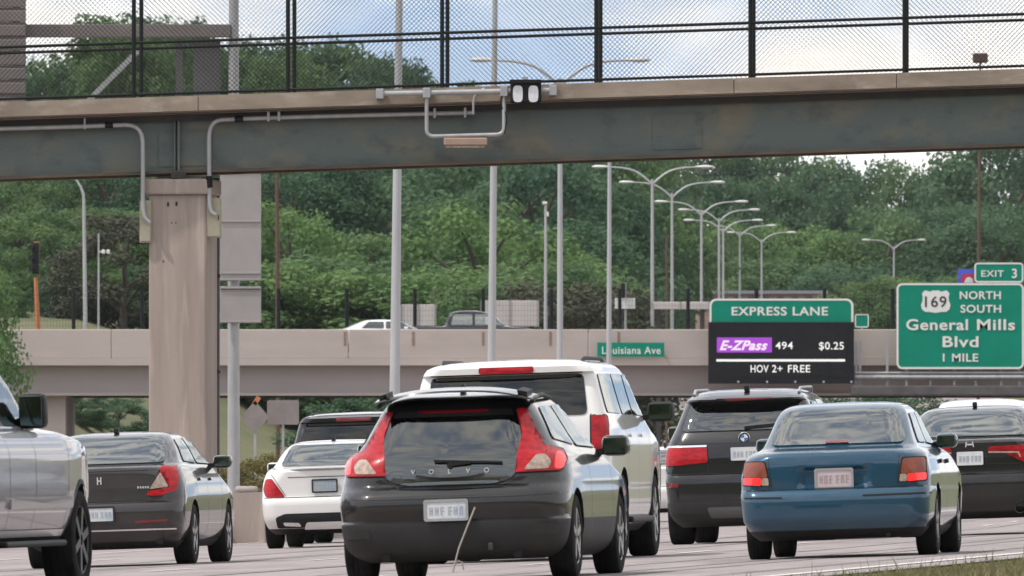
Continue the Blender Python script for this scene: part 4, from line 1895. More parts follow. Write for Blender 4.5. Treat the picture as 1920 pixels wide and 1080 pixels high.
        o = put(bpy.data.objects.new(name, me))
        o.parent = parent or s.root
        return o

    def ringp(s, name, outer, m, mat, face='rear', off=.004, parent=None, side=1, step=.05):
        po = dense(outer, step)
        pi = inset(po, m)
        mb = MB()
        n = len(po)
        A = [s.proj(face, a, b, off, side)[0] for a, b in po]
        B = [s.proj(face, a, b, off, side)[0] for a, b in pi]
        mb.add(A + B, [(i, (i + 1) % n, n + (i + 1) % n, n + i) for i in range(n)])
        return mb.build(name, mat, parent or s.root, local=True)

    def line(s, name, pts, w, mat, face='rear', off=.003, parent=None, side=1, step=.05, closed=False):
        """thin dark gap drawn as a ribbon lying on the shell"""
        P = []
        for a, b in zip(pts, pts[1:] + ([pts[0]] if closed else [])):
            a, b = Vector(a), Vector(b)
            n = max(1, int((b - a).length / step))
            P += [a.lerp(b, k / n) for k in range(n)]
        P.append(Vector(pts[0] if closed else pts[-1]))
        L_, R_ = [], []
        for i, p in enumerate(P):
            t = (P[min(i + 1, len(P) - 1)] - P[max(i - 1, 0)])
            t = t.normalized() if t.length > 1e-9 else Vector((1, 0))
            q = Vector((-t.y, t.x)) * w / 2
            L_.append(s.proj(face, p.x + q.x, p.y + q.y, off, side)[0])
            R_.append(s.proj(face, p.x - q.x, p.y - q.y, off, side)[0])
        mb = MB()
        n = len(P)
        mb.add(L_ + R_, [(i, i + 1, n + i + 1, n + i) for i in range(n - 1)])
        return mb.build(name, mat, parent or s.root, local=True)

    def pane(s, name, poly, g, face='rear', side=1, frit=.05, hole=True):
        if hole and side == 1:
            s.holes.append((face, inset(dense(poly, .05), .008)))
            if face == 'side':
                pass
        o = s.patch(name, poly, g, face, .010, .004, .06, None, side)
        s.ringp('window_seal', poly, frit, M_FRIT, face, .006, o, side)
        return o

    def wheels(s, rim=M_RIM, spokes=5):
        r, w = s.rad, s.tw
        for yy in (s.axle, s.axle + s.base):
            for sd in (-1, 1):
                mb = MB()
                x0 = sd * s.track
                c = (x0, yy, r)
                prof = [(-w * .40, r * .62), (-w * .5, r * .70), (-w * .5, r * .86), (-w * .46, r * .95), (-w * .36, r * .99), (-w * .2, r), (-w * .195, r * .982), (-w * .17, r * .982), (-w * .165, r), (w * .0, r), (w * .005, r * .982), (w * .03, r * .982), (w * .035, r),
                        (w * .2, r), (w * .205, r * .982), (w * .23, r * .982), (w * .235, r), (w * .36, r * .99), (w * .46, r * .95), (w * .5, r * .86), (w * .5, r * .70), (w * .40, r * .62), (-w * .40, r * .62)]
                mb.lathe(prof, c, 'x', 36)
                t = mb.build('wheel', M_RUBBER, s.root, local=True, smooth=40)
                mb = MB()
                o_ = sd
                mb.lathe([(o_ * w * .47, r * .70), (o_ * w * .44, r * .64), (o_ * w * .2, r * .60), (o_ * -w * .3, r * .6)], c, 'x', 30)
                mb.lathe([(o_ * w * .40, r * .18), (o_ * w * .42, r * .12), (o_ * w * .42, .001)], c, 'x', 20)
                for k in range(spokes):
                    a = 2 * math.pi * k / spokes + .3
                    p = Vector((x0 + o_ * w * .38, yy + math.cos(a) * r * .1, r + math.sin(a) * r * .1))
                    q = Vector((x0 + o_ * w * .40, yy + math.cos(a) * r * .64, r + math.sin(a) * r * .64))
                    mb.bar(p, q, r * .16, r * .10, up=(1, 0, 0))
                mb.build('rim', rim, t, local=True, smooth=35)
                mb = MB()
                mb.lathe([(o_ * w * .05, r * .50), (o_ * w * .05, .001)], c, 'x', 20)
                mb.build('brake_disc', M_STEELD, t, local=True)

    def mirrors(s, y, z, out, mat, w=.2, h=.15, sides=(-1, 1)):
        for sd in sides:
            xb = s.side_x(y, z - h * .3)
            mb = MB()
            x0, x1 = sd * (xb + out), sd * (xb + out + w)
            mb.bbox(min(x0, x1), max(x0, x1), y - .08, y + .10, z - h / 2, z + h / 2, .045)
            m_ = mb.build('mirror', mat, s.root, local=True, smooth=45)
            mb = MB()
            mb.bar((sd * (xb - .02), y + .02, z - h * .3), (sd * (xb + out + .04), y + .02, z - h * .25), .06, .05)
            mb.build('mirror_stalk', M_PLAST, m_, local=True)
            mb = MB()
            mb.bbox(min(x0, x1) + .02, max(x0, x1) - .02, y - .086, y - .078, z - h / 2 + .02, z + h / 2 - .02, .003)
            mb.build('mirror_glass', M_MIRR, m_, local=True)

    def plate(s, z, w=.305, h=.155, mat=None, ink=None, x=0.0, tilt=0.0, frame=None):
        y = s.rear_y(x, z) - .018
        mb = MB()
        mb.prism(rrect(x - w / 2, x + w / 2, z - h / 2, z + h / 2, .014, 3), y - .006, y)
        p = mb.build('license_plate', mat or M_PLATE, s.root, local=True)
        mb = MB()
        mb.box(x - .06, x + .06, y + .0003, y + .06, z - .04, z + .04)
        mb.build('plate_mount', M_PLAST, p, local=True)
        if frame:
            mb = MB()
            ring_prism(mb, rrect(x - w / 2 - .012, x + w / 2 + .012, z - h / 2 - .012, z + h / 2 + .012, .018, 3), rrect(x - w / 2 + .008, x + w / 2 - .008, z - h / 2 + .008, z + h / 2 - .008, .01, 3), y - .012, y - .0005)
            mb.build('plate_frame', frame, p, local=True)
        rg_ = random.Random(len(s.root.name) * 37 + int(s.L * 100) + int(z * 1000))
        mb = MB()
        for k in range(6):
            cx_ = x + (k - 2.5) * w * .135 + (.008 if k > 2 else -.008)
            ch = h * .42
            cw = w * .085
            zz_ = z - h * .03
            t = .009
            st = [(1, 1, 0, 1), (1, 1, 1, 1), (1, 0, 1, 0), (1, 1, 1, 0), (0, 1, 1, 1)][rg_.randrange(5)]
            if st[3]:
                mb.box(cx_ - cw / 2 + t, cx_ + cw / 2 - t, y - .009, y - .0065, zz_ - ch / 2, zz_ - ch / 2 + t)
            mb.box(cx_ - cw / 2, cx_ - cw / 2 + t, y - .009, y - .0065, zz_ - ch / 2, zz_ + ch / 2)
            if st[0]:
                mb.box(cx_ + cw / 2 - t, cx_ + cw / 2, y - .009, y - .0065, zz_ - ch / 2, zz_ + ch / 2)
            if st[1]:
                mb.box(cx_ - cw / 2 + t, cx_ + cw / 2, y - .009, y - .0065, zz_ + ch / 2 - t, zz_ + ch / 2)
            if st[2]:
                mb.box(cx_ - cw / 2 + t, cx_ + cw / 2, y - .009, y - .0065, zz_ - t / 2, zz_ + t / 2)
        tag(mb.build('plate_characters', ink or M_INK, p, local=True), kind='stuff')
        return p

    def lamp(s, poly, mat, name='tail_light', off=.012, both=True, parent=None, bezel=True):
        out = []
        for sd in ((1, -1) if both else (1,)):
            pl = [(x * sd, z) for x, z in poly]
            o = s.patch(name, pl, mat, 'rear', off, .02, .04, parent)
            if bezel:
                s.ringp('lamp_seal', pl, -.009, M_PLAST, 'rear', .004, o)
            out.append(o)
        return out

    def interior(s, belt, rear_y_, front_y_, seat_rows=((1.0, .0),), head=True, w=None, col=None):
        w = w or s.W(belt) - .10
        mb = MB()
        mb.box(-w, w, rear_y_, front_y_, belt - .12, belt - .06)
        mb.build('cabin_floor', M_TRIM, s.root, local=True)
        for (yy, _) in seat_rows:
            for sd in (-1, 1):
                mb = MB()
                x0 = sd * w * .48
                mb.bbox(x0 - .23, x0 + .23, yy - .06, yy + .08, belt - .35, belt + .10, .05)
                st = mb.build('seat', col or M_SEAT, s.root, local=True, smooth=45)
                if head:
                    mb = MB()
                    mb.bbox(x0 - .13, x0 + .13, yy - .05, yy + .05, belt + .13, belt + .28, .04)
                    mb.bar((x0 - .05, yy, belt + .08), (x0 - .05, yy, belt + .16), .015)
                    mb.bar((x0 + .05, yy, belt + .08), (x0 + .05, yy, belt + .16), .015)
                    mb.build('headrest', col or M_SEAT, st, local=True, smooth=45)
        mb = MB()
        mb.bbox(-w, w, front_y_ - .35, front_y_, belt - .15, belt - .02, .05)
        mb.build('dashboard', M_TRIM, s.root, local=True)

    def side_windows(s, polys, g, frit=.035, hole=True):
        for pl in polys:
            for sd in (1, -1):
                s.pane('side_window', pl, g, 'side', sd, frit, hole)

    def door_lines(s, segs):
        for sg in segs:
            for sd in (1, -1):
                s.line('door_gap', sg, .012, M_FRIT, 'side', .002, s.body_o, sd)

    def badge_text(s, txt, z, h, width, mat=M_SILVER, x=0.0, space=1.0):
        y = min(s.rear_y(x - width / 2, z), s.rear_y(x + width / 2, z), s.rear_y(x, z))
        n = len(txt)
        for i, ch in enumerate(txt):
            cx_ = x + (i - (n - 1) / 2) * width / max(1, n - 1) if n > 1 else x
            o = text('emblem_letter', ch, cx_, z, h, 0, mat, None, depth=.004, bold=.02)
            yy = s.rear_y(cx_, z) - .026
            for v in o.data.vertices:
                v.co.y += yy
            o.parent = s.root


def wheel_arch_trim(c, mat):
    for yy in (c.axle, c.axle + c.base):
        pts = [(yy + c.rad * 1.15 * math.cos(a), c.rad + c.rad * 1.15 * math.sin(a)) for a in [R(t) for t in range(-5, 186, 12)]]
        for sd in (1, -1):
            c.line('arch_trim', pts, .035, mat, 'side', .006, c.body_o, sd)


# ------------------------------------------------------------------ the blue sedan
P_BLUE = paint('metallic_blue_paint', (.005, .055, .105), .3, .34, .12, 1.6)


def mod_blue(x, z):
    d = .035 * sstep(.31, .25, abs(x)) * sstep(.615, .635, z) * (1 - sstep(.765, .80, z))
    d += .012 * sstep(.555, .575, z) * (1 - sstep(.585, .60, z))
    return d


c = Car('blue_sedan', 'old blue four door sedan with amber and red lamps, nearest car on the right', 'car', 1567, 217, 6.0,
        [(.17, .22, .70, .2), (.22, .10, .76, .2), (.29, .035, .80, .16), (.34, .005, .825, .14), (.50, .0, .84, .14), (.57, .012, .845, .14), (.60, .045, .84, .13), (.612, .075, .84, .13), (.70, .075, .84, .15),
         (.80, .078, .822, .17), (.86, .083, .806, .20), (.895, .092, .785, .24), (.92, .115, .757, .28), (.938, .20, .725, .30), (.955, .38, .692, .26), (.975, .50, .668, .20), (1.0, .555, .655, .18), (1.10, .74, .617, .17), (1.28, 1.08, .545, .16), (1.315, 1.18, .51, .17), (1.34, 1.36, .45, .2), (1.355, 1.65, .32, .2), (1.36, 1.85, .12, .1)],
        [(.17, 4.2), (.3, 4.42), (.45, 4.5), (.6, 4.44), (.68, 4.25), (.74, 3.9), (.82, 3.5), (.89, 3.28), (.93, 3.2), (1.28, 2.55), (1.33, 2.35), (1.36, 2.1)],
        P_BLUE, .95, 2.6, .298, .735, .185, clad=.25, bow=.05, mod=mod_blue)
c.pane('rear_window', rnd([(-.595, .988), (.595, .988), (.485, 1.285), (-.485, 1.285)], .07), G_CLEAR, frit=.045)
c.pane('windshield', rnd([(-.62, .95), (.62, .95), (.50, 1.28), (-.50, 1.28)], .06), G_CLEAR, 'front')
c.side_windows([rnd([(1.15, .99), (1.95, .985), (1.95, 1.25), (1.42, 1.25)], .05), rnd([(2.03, .985), (3.02, .965), (2.52, 1.255), (2.03, 1.26)], .05)], G_CLEAR)
c.body()
c.wheels(surf('steel_wheel', (.30, .30, .31), .45, metal=.6))
c.interior(.97, .62, 3.15, ((1.75, 0), (2.55, 0)), col=surf('beige_seat', (.38, .34, .29), .9, (.3, .27, .23), 14))
c.mirrors(2.72, 1.0, .02, P_BLUE, .19, .13)
T = [(.565, .655), (.775, .660), (.77, .845), (.60, .845)]
for sd in (1, -1):
    tl = c.patch('tail_light', rnd([(x * sd, z) for x, z in [(.575, .72), (.785, .725), (.775, .85), (.60, .85)]], .02), M_AMBER, 'rear', .012, .02, .04)
    c.patch('brake_lens', rnd([(x * sd, z) for x, z in [(.635, .652), (.785, .66), (.785, .722), (.635, .717)]], .012), M_REDLIT, 'rear', .013, .02, .04, tl)
    c.patch('reverse_lens', rnd([(x * sd, z) for x, z in [(.565, .652), (.630, .652), (.630, .717), (.572, .717)]], .012), M_CLEAR, 'rear', .013, .02, .04, tl)
    c.ringp('lamp_seal', rnd([(x * sd, z) for x, z in [(.555, .643), (.80, .65), (.79, .862), (.59, .862)]], .02), .03, M_PLAST, 'rear', .005, tl)
c.plate(.695, .315, .155, surf('plate_pale_red', (.55, .50, .52), .5, (.5, .4, .42), 7), M_INKR, frame=surf('plate_frame_grey', (.4, .38, .38), .4, metal=.5))
c.line('bumper_gap', [(-.82, .609), (.82, .609)], .010, M_FRIT, parent=c.body_o)
c.line('trunk_gap', [(-.545, .615), (-.55, .70), (-.57, .88), (-.60, .92)], .008, M_FRIT, parent=c.body_o)
c.line('trunk_gap', [(.545, .615), (.55, .70), (.57, .88), (.60, .92)], .008, M_FRIT, parent=c.body_o)
c.line('bumper_strip', [(-.83, .545), (-.45, .54)], .014, M_PLAST, parent=c.body_o)
c.line('bumper_strip', [(.25, .54), (.83, .545)], .014, M_PLAST, parent=c.body_o)
c.patch('brake_light', rnd([(-.10, .992), (.10, .992), (.10, 1.012), (-.10, 1.012)], .006), M_REDD, 'rear', .016, .01)
c.door_lines([[(2.0, .28), (2.0, .96)], [(3.0, .30), (3.05, .92)], [(1.28, .60), (1.2, .96)]])
for sd in (1, -1):
    for yy in (1.42, 2.2):
        c.patch('door_handle', rnd([(yy, .80), (yy + .16, .80), (yy + .16, .835), (yy, .835)], .012), M_PLAST, 'side', .02, .03, parent=c.body_o, side=sd)
mb = MB()
mb.tube([(.45, .14, .20), (.45, .5, .20)], .025, 8)
mb.build('exhaust', M_PLAST, c.root, local=True)

# ------------------------------------------------------------------ the charcoal glass-backed hatchback
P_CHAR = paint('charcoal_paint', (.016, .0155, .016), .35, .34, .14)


def mod_hatch(x, z):
    # all-glass tailgate slightly proud, shelf under it
    return .018 * sstep(.60, .56, abs(x)) * sstep(.70, .73, z) * (1 - sstep(.75, .79, z)) + .02 * sstep(.45, .47, z) * (1 - sstep(.49, .52, z))


c = Car('hatchback', 'charcoal two door hatchback with tall red lamps flanking its glass tailgate, in the foreground', 'car', 846, 249, 7.6,
        [(.16, .24, .70, .25), (.20, .12, .78, .25), (.26, .04, .84, .24), (.36, .01, .875, .24), (.455, .0, .885, .24), (.475, .012, .885, .24), (.60, .0, .89, .25), (.67, .025, .888, .27), (.71, .07, .885, .30), (.73, .10, .885, .31),
         (.80, .125, .875, .32), (.88, .15, .86, .32), (.94, .18, .83, .32), (.98, .215, .79, .32), (1.05, .27, .735, .30), (1.15, .345, .675, .27), (1.28, .44, .60, .23), (1.335, .485, .565, .22), (1.37, .53, .535, .22), (1.40, .62, .49, .22), (1.425, .85, .42, .2), (1.44, 1.2, .3, .2), (1.446, 1.55, .12, .1)],
        [(.16, 3.9), (.26, 4.15), (.5, 4.25), (.65, 4.2), (.75, 4.0), (.84, 3.5), (.92, 3.15), (.98, 3.0), (1.30, 2.42), (1.38, 2.2), (1.446, 1.8)],
        P_CHAR, .76, 2.64, .322, .775, .205, clad=.462, bow=.05, mod=mod_hatch, body_mat2=M_PLASTG)
glass_poly = rnd([(-.36, .725), (.36, .725), (.50, .80), (.555, .90), (.545, 1.0), (.46, 1.29), (-.46, 1.29), (-.545, 1.0), (-.555, .90), (-.50, .80)], [.1, .1, .08, .1, .2, .06, .06, .2, .1, .08])
upper = rnd([(-.50, .93), (.50, .93), (.445, 1.255), (-.445, 1.255)], .05)
c.holes.append(('rear', inset(dense(upper, .05), -.01)))
pane_o = c.patch('rear_window', glass_poly, glass('hatch_glass', (.38, .42, .41), 2.1), 'rear', .012, .004, .05)
c.ringp('window_seal', glass_poly, .035, M_FRIT, 'rear', .007, pane_o)
low = rnd([(-.36, .735), (.36, .735), (.50, .81), (.545, .90), (.545, .955), (-.545, .955), (-.545, .90), (-.50, .81)], .05)
c.patch('black_glass_band', low, surf('black_glass', (.045, .047, .046), .10, coat=1), 'rear', .009, .004, .05, pane_o)
c.patch('top_band', rnd([(-.455, 1.245), (.455, 1.245), (.43, 1.29), (-.43, 1.29)], .015), M_FRIT, 'rear', .015, .004, .05, pane_o)
c.patch('brake_light', rnd([(-.27, 1.268), (.27, 1.268), (.26, 1.288), (-.26, 1.288)], .008), M_REDD, 'rear', .018, .006)
c.pane('windshield', rnd([(-.66, .99), (.66, .99), (.53, 1.33), (-.53, 1.33)], .06), G_GREY, 'front')
c.side_windows([rnd([(.62, 1.06), (1.55, 1.01), (1.55, 1.30), (.92, 1.31)], .06), rnd([(1.63, 1.005), (2.85, .985), (2.35, 1.32), (1.63, 1.32)], .05)], G_GREY)
c.body()
c.wheels(M_RIM)
c.interior(.93, .4, 2.9, ((1.25, 0), (1.95, 0)))
c.mirrors(2.62, 1.0, .03, P_CHAR, .21, .16)
for sd in (1, -1):
    lo_ = [(.475, .812), (.815, .818), (.835, .90), (.80, .975), (.70, 1.0), (.61, 1.03), (.535, 1.29), (.468, 1.29), (.552, 1.02), (.562, .91), (.52, .845)]
    tl = c.patch('tail_light', rnd([(x * sd, z) for x, z in lo_], [.015, .03, .05, .05, .05, .06, .02, .02, .12, .08, .05]), M_RED, 'rear', .014, .025, .035)
    c.ringp('lamp_seal', rnd([(x * sd, z) for x, z in lo_], .02), -.010, M_PLAST, 'rear', .004, tl)
    c.patch('clear_lens', rnd([(x * sd, z) for x, z in [(.555, .828), (.725, .832), (.742, .885), (.70, .935), (.64, .935), (.60, .885)]], .02), M_CLEAR, 'rear', .019, .01, .03, tl)
    c.patch('brake_lens', rnd([(x * sd, z) for x, z in [(.765, .828), (.818, .832), (.832, .90), (.80, .95), (.77, .955), (.765, .89)]], .02), M_REDLIT, 'rear', .018, .01, .03, tl)
    c.patch('bumper_vent', rnd([(x * sd, z) for x, z in [(.60, .345), (.80, .35), (.80, .42), (.62, .42)]], .01), M_FRIT, 'rear', .006, .01, .05, c.body_o)
    for k in range(3):
        c.line('vent_bar', [(sd * .61, .362 + k * .02), (sd * .79, .366 + k * .02)], .007, M_PLASTG, off=.009, parent=c.body_o)
    mb = MB()
    mb.tube([(sd * .5, .10, .205), (sd * .5, .4, .215)], .035, 12)
    mb.build('exhaust', M_PLAST, c.root, local=True)
c.badge_text('VOLVO', .838, .036, .56)
c.line('tailgate_handle', [(-.26, .805), (-.15, .785), (0, .778), (.15, .785), (.26, .805)], .018, M_PLAST, off=.016, parent=pane_o)
c.line('tailgate_gap', [(-.52, .79), (-.38, .715), (0, .705), (.38, .715), (.52, .79)], .014, M_FRIT, parent=c.body_o)
c.line('bumper_gap', [(-.87, .655), (-.5, .640), (.5, .640), (.87, .655)], .008, M_FRIT, parent=c.body_o)
c.plate(.545, .315, .14, x=-.02, frame=M_GALV)
y_ = c.rear_y(.05, .90)
mb = MB()
mb.bar((-.12, y_ - .028, .918), (.40, c.rear_y(.4, .89) - .03, .893), .012, .016)
wi = mb.build('wiper', M_PLAST, c.root, local=True)
mb = MB()
mb.bar((.0, c.rear_y(0, .885) - .03, .885), (.16, c.rear_y(.16, .90) - .034, .903), .018, .022)
mb.lathe([(-.03, .0005), (-.03, .022), (.01, .026)], (0, c.rear_y(0, .885) - .01, .882), 'y', 14)
mb.build('wiper_arm', M_PLAST, wi, local=True)
# roof spoiler with side fins
mb = MB()
sp_r, n = [], 14
prof = [(.30, 1.432), (.31, 1.446), (.50, 1.470), (.74, 1.474), (.74, 1.458), (.50, 1.448)]
for i in range(n + 1):
    t = -1 + 2 * i / n
    for (yy, zz) in prof:
        sp_r.append((t * .60, yy + .10 * t * t, zz - .075 * abs(t) ** 2.6))
m_ = len(prof)
mb.add(sp_r, [(i * m_ + j, i * m_ + (j + 1) % m_, (i + 1) * m_ + (j + 1) % m_, (i + 1) * m_ + j) for i in range(n) for j in range(m_)] + [tuple(range(m_)), tuple(n * m_ + j for j in range(m_ - 1, -1, -1))])
spo = mb.build('roof_spoiler', paint('gloss_black_paint', (.010, .010, .011), .0, .3, .0), c.root, local=True, smooth=40)
for sd in (-1, 1):
    mb = MB()
    mb.add([(sd * .50, .40, 1.395), (sd * .50, .72, 1.42), (sd * .50, .72, 1.462), (sd * .50, .34, 1.436), (sd * .565, .45, 1.36), (sd * .565, .76, 1.39), (sd * .565, .76, 1.44), (sd * .565, .42, 1.42)],
           [(0, 1, 2, 3), (7, 6, 5, 4), (0, 4, 5, 1), (1, 5, 6, 2), (2, 6, 7, 3), (3, 7, 4, 0)])
    mb.build('spoiler_fin', M_PLAST, spo, local=True)
    mb = MB()
    mb.tube([(sd * .585, .55, 1.345), (sd * .575, .8, 1.385), (sd * .555, 1.4, 1.40), (sd * .53, 2.0, 1.38)], [.018, .02, .02, .015], 8)
    mb.build('roof_rail', M_PLAST, c.root, local=True, smooth=50)
mb = MB()
mb.bbox(-.02, .02, .95, 1.06, 1.43, 1.50, .012)
mb.build('antenna', M_PLAST, c.root, local=True)
c.door_lines([[(1.60, .30), (1.60, .98)], [(2.85, .32), (2.9, .96)]])
mb = MB()
y0 = c.rear_y(.2, .5) - .03
mb.tube([(.20, y0, .56), (.15, y0 - .03, .44), (.07, y0 - .04, .25), (.02, y0 - .03, .08)], .007, 6)
mb.tube([(.02, y0 - .03, .08), (.03, y0 - .02, .13), (.06, y0 - .02, .16), (.09, y0 - .02, .15), (.10, y0 - .02, .09)], .008, 6)
mb.build('hanging_strap', surf('strap_grey', (.35, .33, .29), .8), c.root, local=True)
mb = MB()
mb.bbox(.29, .33, -.01, .12, .23, .29, .01)
mb.build('tow_hook', M_STEELD, c.root, local=True)


# ------------------------------------------------------------------ big square SUVs
def big_suv(name, label, px, sc, hd, pnt, glass_m, light_mat=M_RED, **kw):
    c = Car(name, label, 'SUV', px, sc, hd,
            [(.26, .25, .85, .12), (.33, .08, .93, .12), (.42, .01, .97, .12), (.60, .0, .99, .12), (.68, .03, .99, .12), (.70, .08, .995, .10), (.9, .08, 1.0, .10), (1.05, .085, 1.0, .10), (1.22, .10, .985, .10), (1.34, .12, .955, .10), (1.40, .14, .935, .10), (1.60, .215, .88, .10),
             (1.765, .28, .835, .11), (1.785, .20, .825, .12), (1.84, .20, .79, .15), (1.86, .27, .76, .18), (1.89, .48, .68, .24), (1.91, .8, .52, .25), (1.922, 1.2, .25, .2)],
            [(.26, 4.9), (.5, 5.18), (.9, 5.15), (1.05, 5.02), (1.15, 4.5), (1.22, 4.0), (1.30, 3.75), (1.75, 3.05), (1.86, 2.75), (1.922, 2.2)],
            pnt, 1.12, 2.95, .41, .855, .27, clad=.34, bow=.03, **kw)
    c.pane('rear_window', rnd([(-.765, 1.375), (.765, 1.375), (.72, 1.77), (-.72, 1.77)], .06), glass_m, hole=True)
    c.pane('windshield', rnd([(-.80, 1.32), (.80, 1.32), (.72, 1.77), (-.72, 1.77)], .06), G_GREY, 'front', hole=True)
    c.side_windows([rnd([(.42, 1.39), (1.45, 1.38), (1.45, 1.76), (.50, 1.76)], .06), rnd([(1.55, 1.38), (2.45, 1.37), (2.45, 1.76), (1.55, 1.76)], .05), rnd([(2.55, 1.37), (3.55, 1.36), (3.05, 1.76), (2.55, 1.76)], .05)], glass_m)
    c.body()
    c.wheels(M_RIM, 6)
    c.interior(1.34, .3, 3.65, ((1.3, 0), (2.5, 0)))
    c.lamp(rnd([(.80, 1.03), (.955, 1.035), (.94, 1.365), (.80, 1.365)], .03), light_mat)
    c.patch('brake_light', rnd([(-.26, 1.792), (.26, 1.792), (.26, 1.838), (-.26, 1.838)], .015), light_mat, 'rear', .012, .01)
    c.line('tailgate_gap', [(-.79, .72), (-.79, 1.36), (-.80, 1.38)], .012, M_FRIT, parent=c.body_o)
    c.line('tailgate_gap', [(.79, .72), (.79, 1.36), (.80, 1.38)], .012, M_FRIT, parent=c.body_o)
    c.line('tailgate_gap', [(-.79, .715), (.79, .715)], .012, M_FRIT, parent=c.body_o)
    c.line('tailgate_gap', [(-.72, 1.782), (.72, 1.782)], .010, M_FRIT, parent=c.body_o)
    c.plate(1.0)
    c.patch('chrome_bar', rnd([(-.4, 1.12), (.4, 1.12), (.4, 1.16), (-.4, 1.16)], .015), M_CHROME, 'rear', .014, .01)
    c.mirrors(3.45, 1.40, .05, M_PLAST, .25, .19)
    c.door_lines([[(1.5, .55), (1.5, 1.36)], [(2.5, .42), (2.5, 1.36)], [(3.55, .42), (3.6, 1.34)]])
    for sd in (1, -1):
        mb = MB()
        mb.bbox(min(sd * .86, sd * 1.02), max(sd * .86, sd * 1.02), 1.62, 3.62, .34, .40, .02)
        mb.build('running_board', M_PLAST, c.root, local=True)
        mb = MB()
        mb.tube([(sd * .66, .75, 1.88), (sd * .67, .9, 1.915), (sd * .67, 2.4, 1.92), (sd * .66, 2.7, 1.88)], .018, 8)
        mb.build('roof_rail', M_PLAST, c.root, local=True, smooth=50)
        for yy in (1.75, 2.75):
            c.patch('door_handle', rnd([(yy, 1.16), (yy + .2, 1.16), (yy + .2, 1.195), (yy, 1.195)], .012), M_CHROME, 'side', .02, .03, parent=c.body_o, side=sd)
    return c


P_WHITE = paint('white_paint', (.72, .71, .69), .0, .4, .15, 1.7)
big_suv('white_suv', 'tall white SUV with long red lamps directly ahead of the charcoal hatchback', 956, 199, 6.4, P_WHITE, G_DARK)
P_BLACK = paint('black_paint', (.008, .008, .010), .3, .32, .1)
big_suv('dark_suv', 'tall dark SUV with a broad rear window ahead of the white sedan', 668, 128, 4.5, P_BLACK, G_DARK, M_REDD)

# ------------------------------------------------------------------ dark crossover SUV with white roundel
P_DGREY = paint('dark_grey_paint', (.011, .0115, .014), .35, .34, .12)
c = Car('crossover_suv', 'dark grey crossover SUV with a round badge, between white SUV and blue sedan', 'SUV', 1400, 165, 6.0,
        [(.20, .25, .78, .18), (.27, .10, .86, .18), (.36, .02, .91, .17), (.55, .0, .935, .16), (.72, .005, .945, .16), (.79, .035, .945, .16), (.81, .08, .945, .15), (.95, .08, .94, .16), (1.08, .095, .925, .18), (1.18, .125, .895, .20), (1.26, .17, .855, .2), (1.30, .20, .835, .2),
         (1.45, .29, .77, .18), (1.615, .40, .70, .17), (1.63, .28, .69, .18), (1.648, .275, .68, .19), (1.67, .34, .66, .2), (1.71, .52, .61, .22), (1.74, .72, .53, .22), (1.757, 1.0, .40, .2), (1.765, 1.4, .2, .1)],
        [(.20, 4.55), (.35, 4.78), (.6, 4.85), (.85, 4.8), (.98, 4.6), (1.08, 4.0), (1.14, 3.6), (1.20, 3.45), (1.62, 2.75), (1.72, 2.45), (1.765, 2.0)],
        P_DGREY, .98, 2.93, .375, .815, .27, clad=.50, bow=.05, body_mat2=M_PLASTG)
c.pane('rear_window', rnd([(-.72, 1.285), (.72, 1.285), (.615, 1.60), (-.615, 1.60)], .06), G_GREY, frit=.04)
c.pane('windshield', rnd([(-.74, 1.22), (.74, 1.22), (.62, 1.62), (-.62, 1.62)], .06), G_GREY, 'front')
c.side_windows([rnd([(.60, 1.31), (1.45, 1.29), (1.45, 1.60), (.85, 1.60)], .06), rnd([(1.53, 1.29), (2.4, 1.27), (2.4, 1.62), (1.53, 1.62)], .05), rnd([(2.48, 1.27), (3.3, 1.25), (2.8, 1.62), (2.48, 1.62)], .05)], G_GREY)
c.body()
c.wheels(M_RIM)
c.interior(1.23, .4, 3.4, ((1.5, 0), (2.4, 0)))
for o in c.lamp(rnd([(.42, .935), (.90, .90), (.915, 1.0), (.88, 1.105), (.43, 1.105)], .03), M_RED):
    pass
for sd in (1, -1):
    c.line('chrome_strip', [(sd * .43, 1.118), (sd * .88, 1.118)], .022, M_CHROME, off=.014, parent=c.body_o)
    c.patch('reflector', rnd([(sd * .76, .66), (sd * .88, .66), (sd * .88, .71), (sd * .76, .71)], .01), M_REDD, 'rear', .008, .01)
c.patch('upper_tailgate_band', rnd([(-.70, 1.145), (.70, 1.145), (.735, 1.27), (-.735, 1.27)], .04), M_FRIT, 'rear', .004, .004)
c.patch('brake_light', rnd([(-.33, 1.628), (.33, 1.628), (.32, 1.648), (-.32, 1.648)], .006), M_REDD, 'rear', .01, .008)
c.plate(1.02, .31, .15)
yb = c.rear_y(0, 1.20)
mb = MB()
mb.lathe([(-.012, .0001), (-.012, .030), (-.012, .060), (-.006, .066), (.015, .066)], (0, yb - .008, 1.20), 'y', 24)
bd = mb.build('round_badge', M_CHROME, c.root, local=True, smooth=40)
for q in range(4):
    mb = MB()
    pts = [(0, 0)] + [(.042 * math.cos(R(q * 90 + t)), .042 * math.sin(R(q * 90 + t))) for t in range(0, 91, 15)]
    mb.prism([(x, z + 1.20) for x, z in pts], yb - .0245, yb - .0205)
    mb.build('badge_quarter', surf('badge_blue', (.06, .16, .42), .3) if q % 2 else M_WHITE, bd, local=True)
mb = MB()
ring_prism(mb, [(.062 * math.cos(R(t)), 1.20 + .062 * math.sin(R(t))) for t in range(0, 360, 15)], [(.044 * math.cos(R(t)), 1.20 + .044 * math.sin(R(t))) for t in range(0, 360, 15)], yb - .0235, yb - .0205)
mb.build('badge_ring', M_FRIT, bd, local=True)
c.line('bumper_gap', [(-.93, .80), (.93, .80)], .010, M_FRIT, parent=c.body_o)
c.line('tailgate_gap', [(-.42, .82), (-.42, 1.1)], .008, M_FRIT, parent=c.body_o)
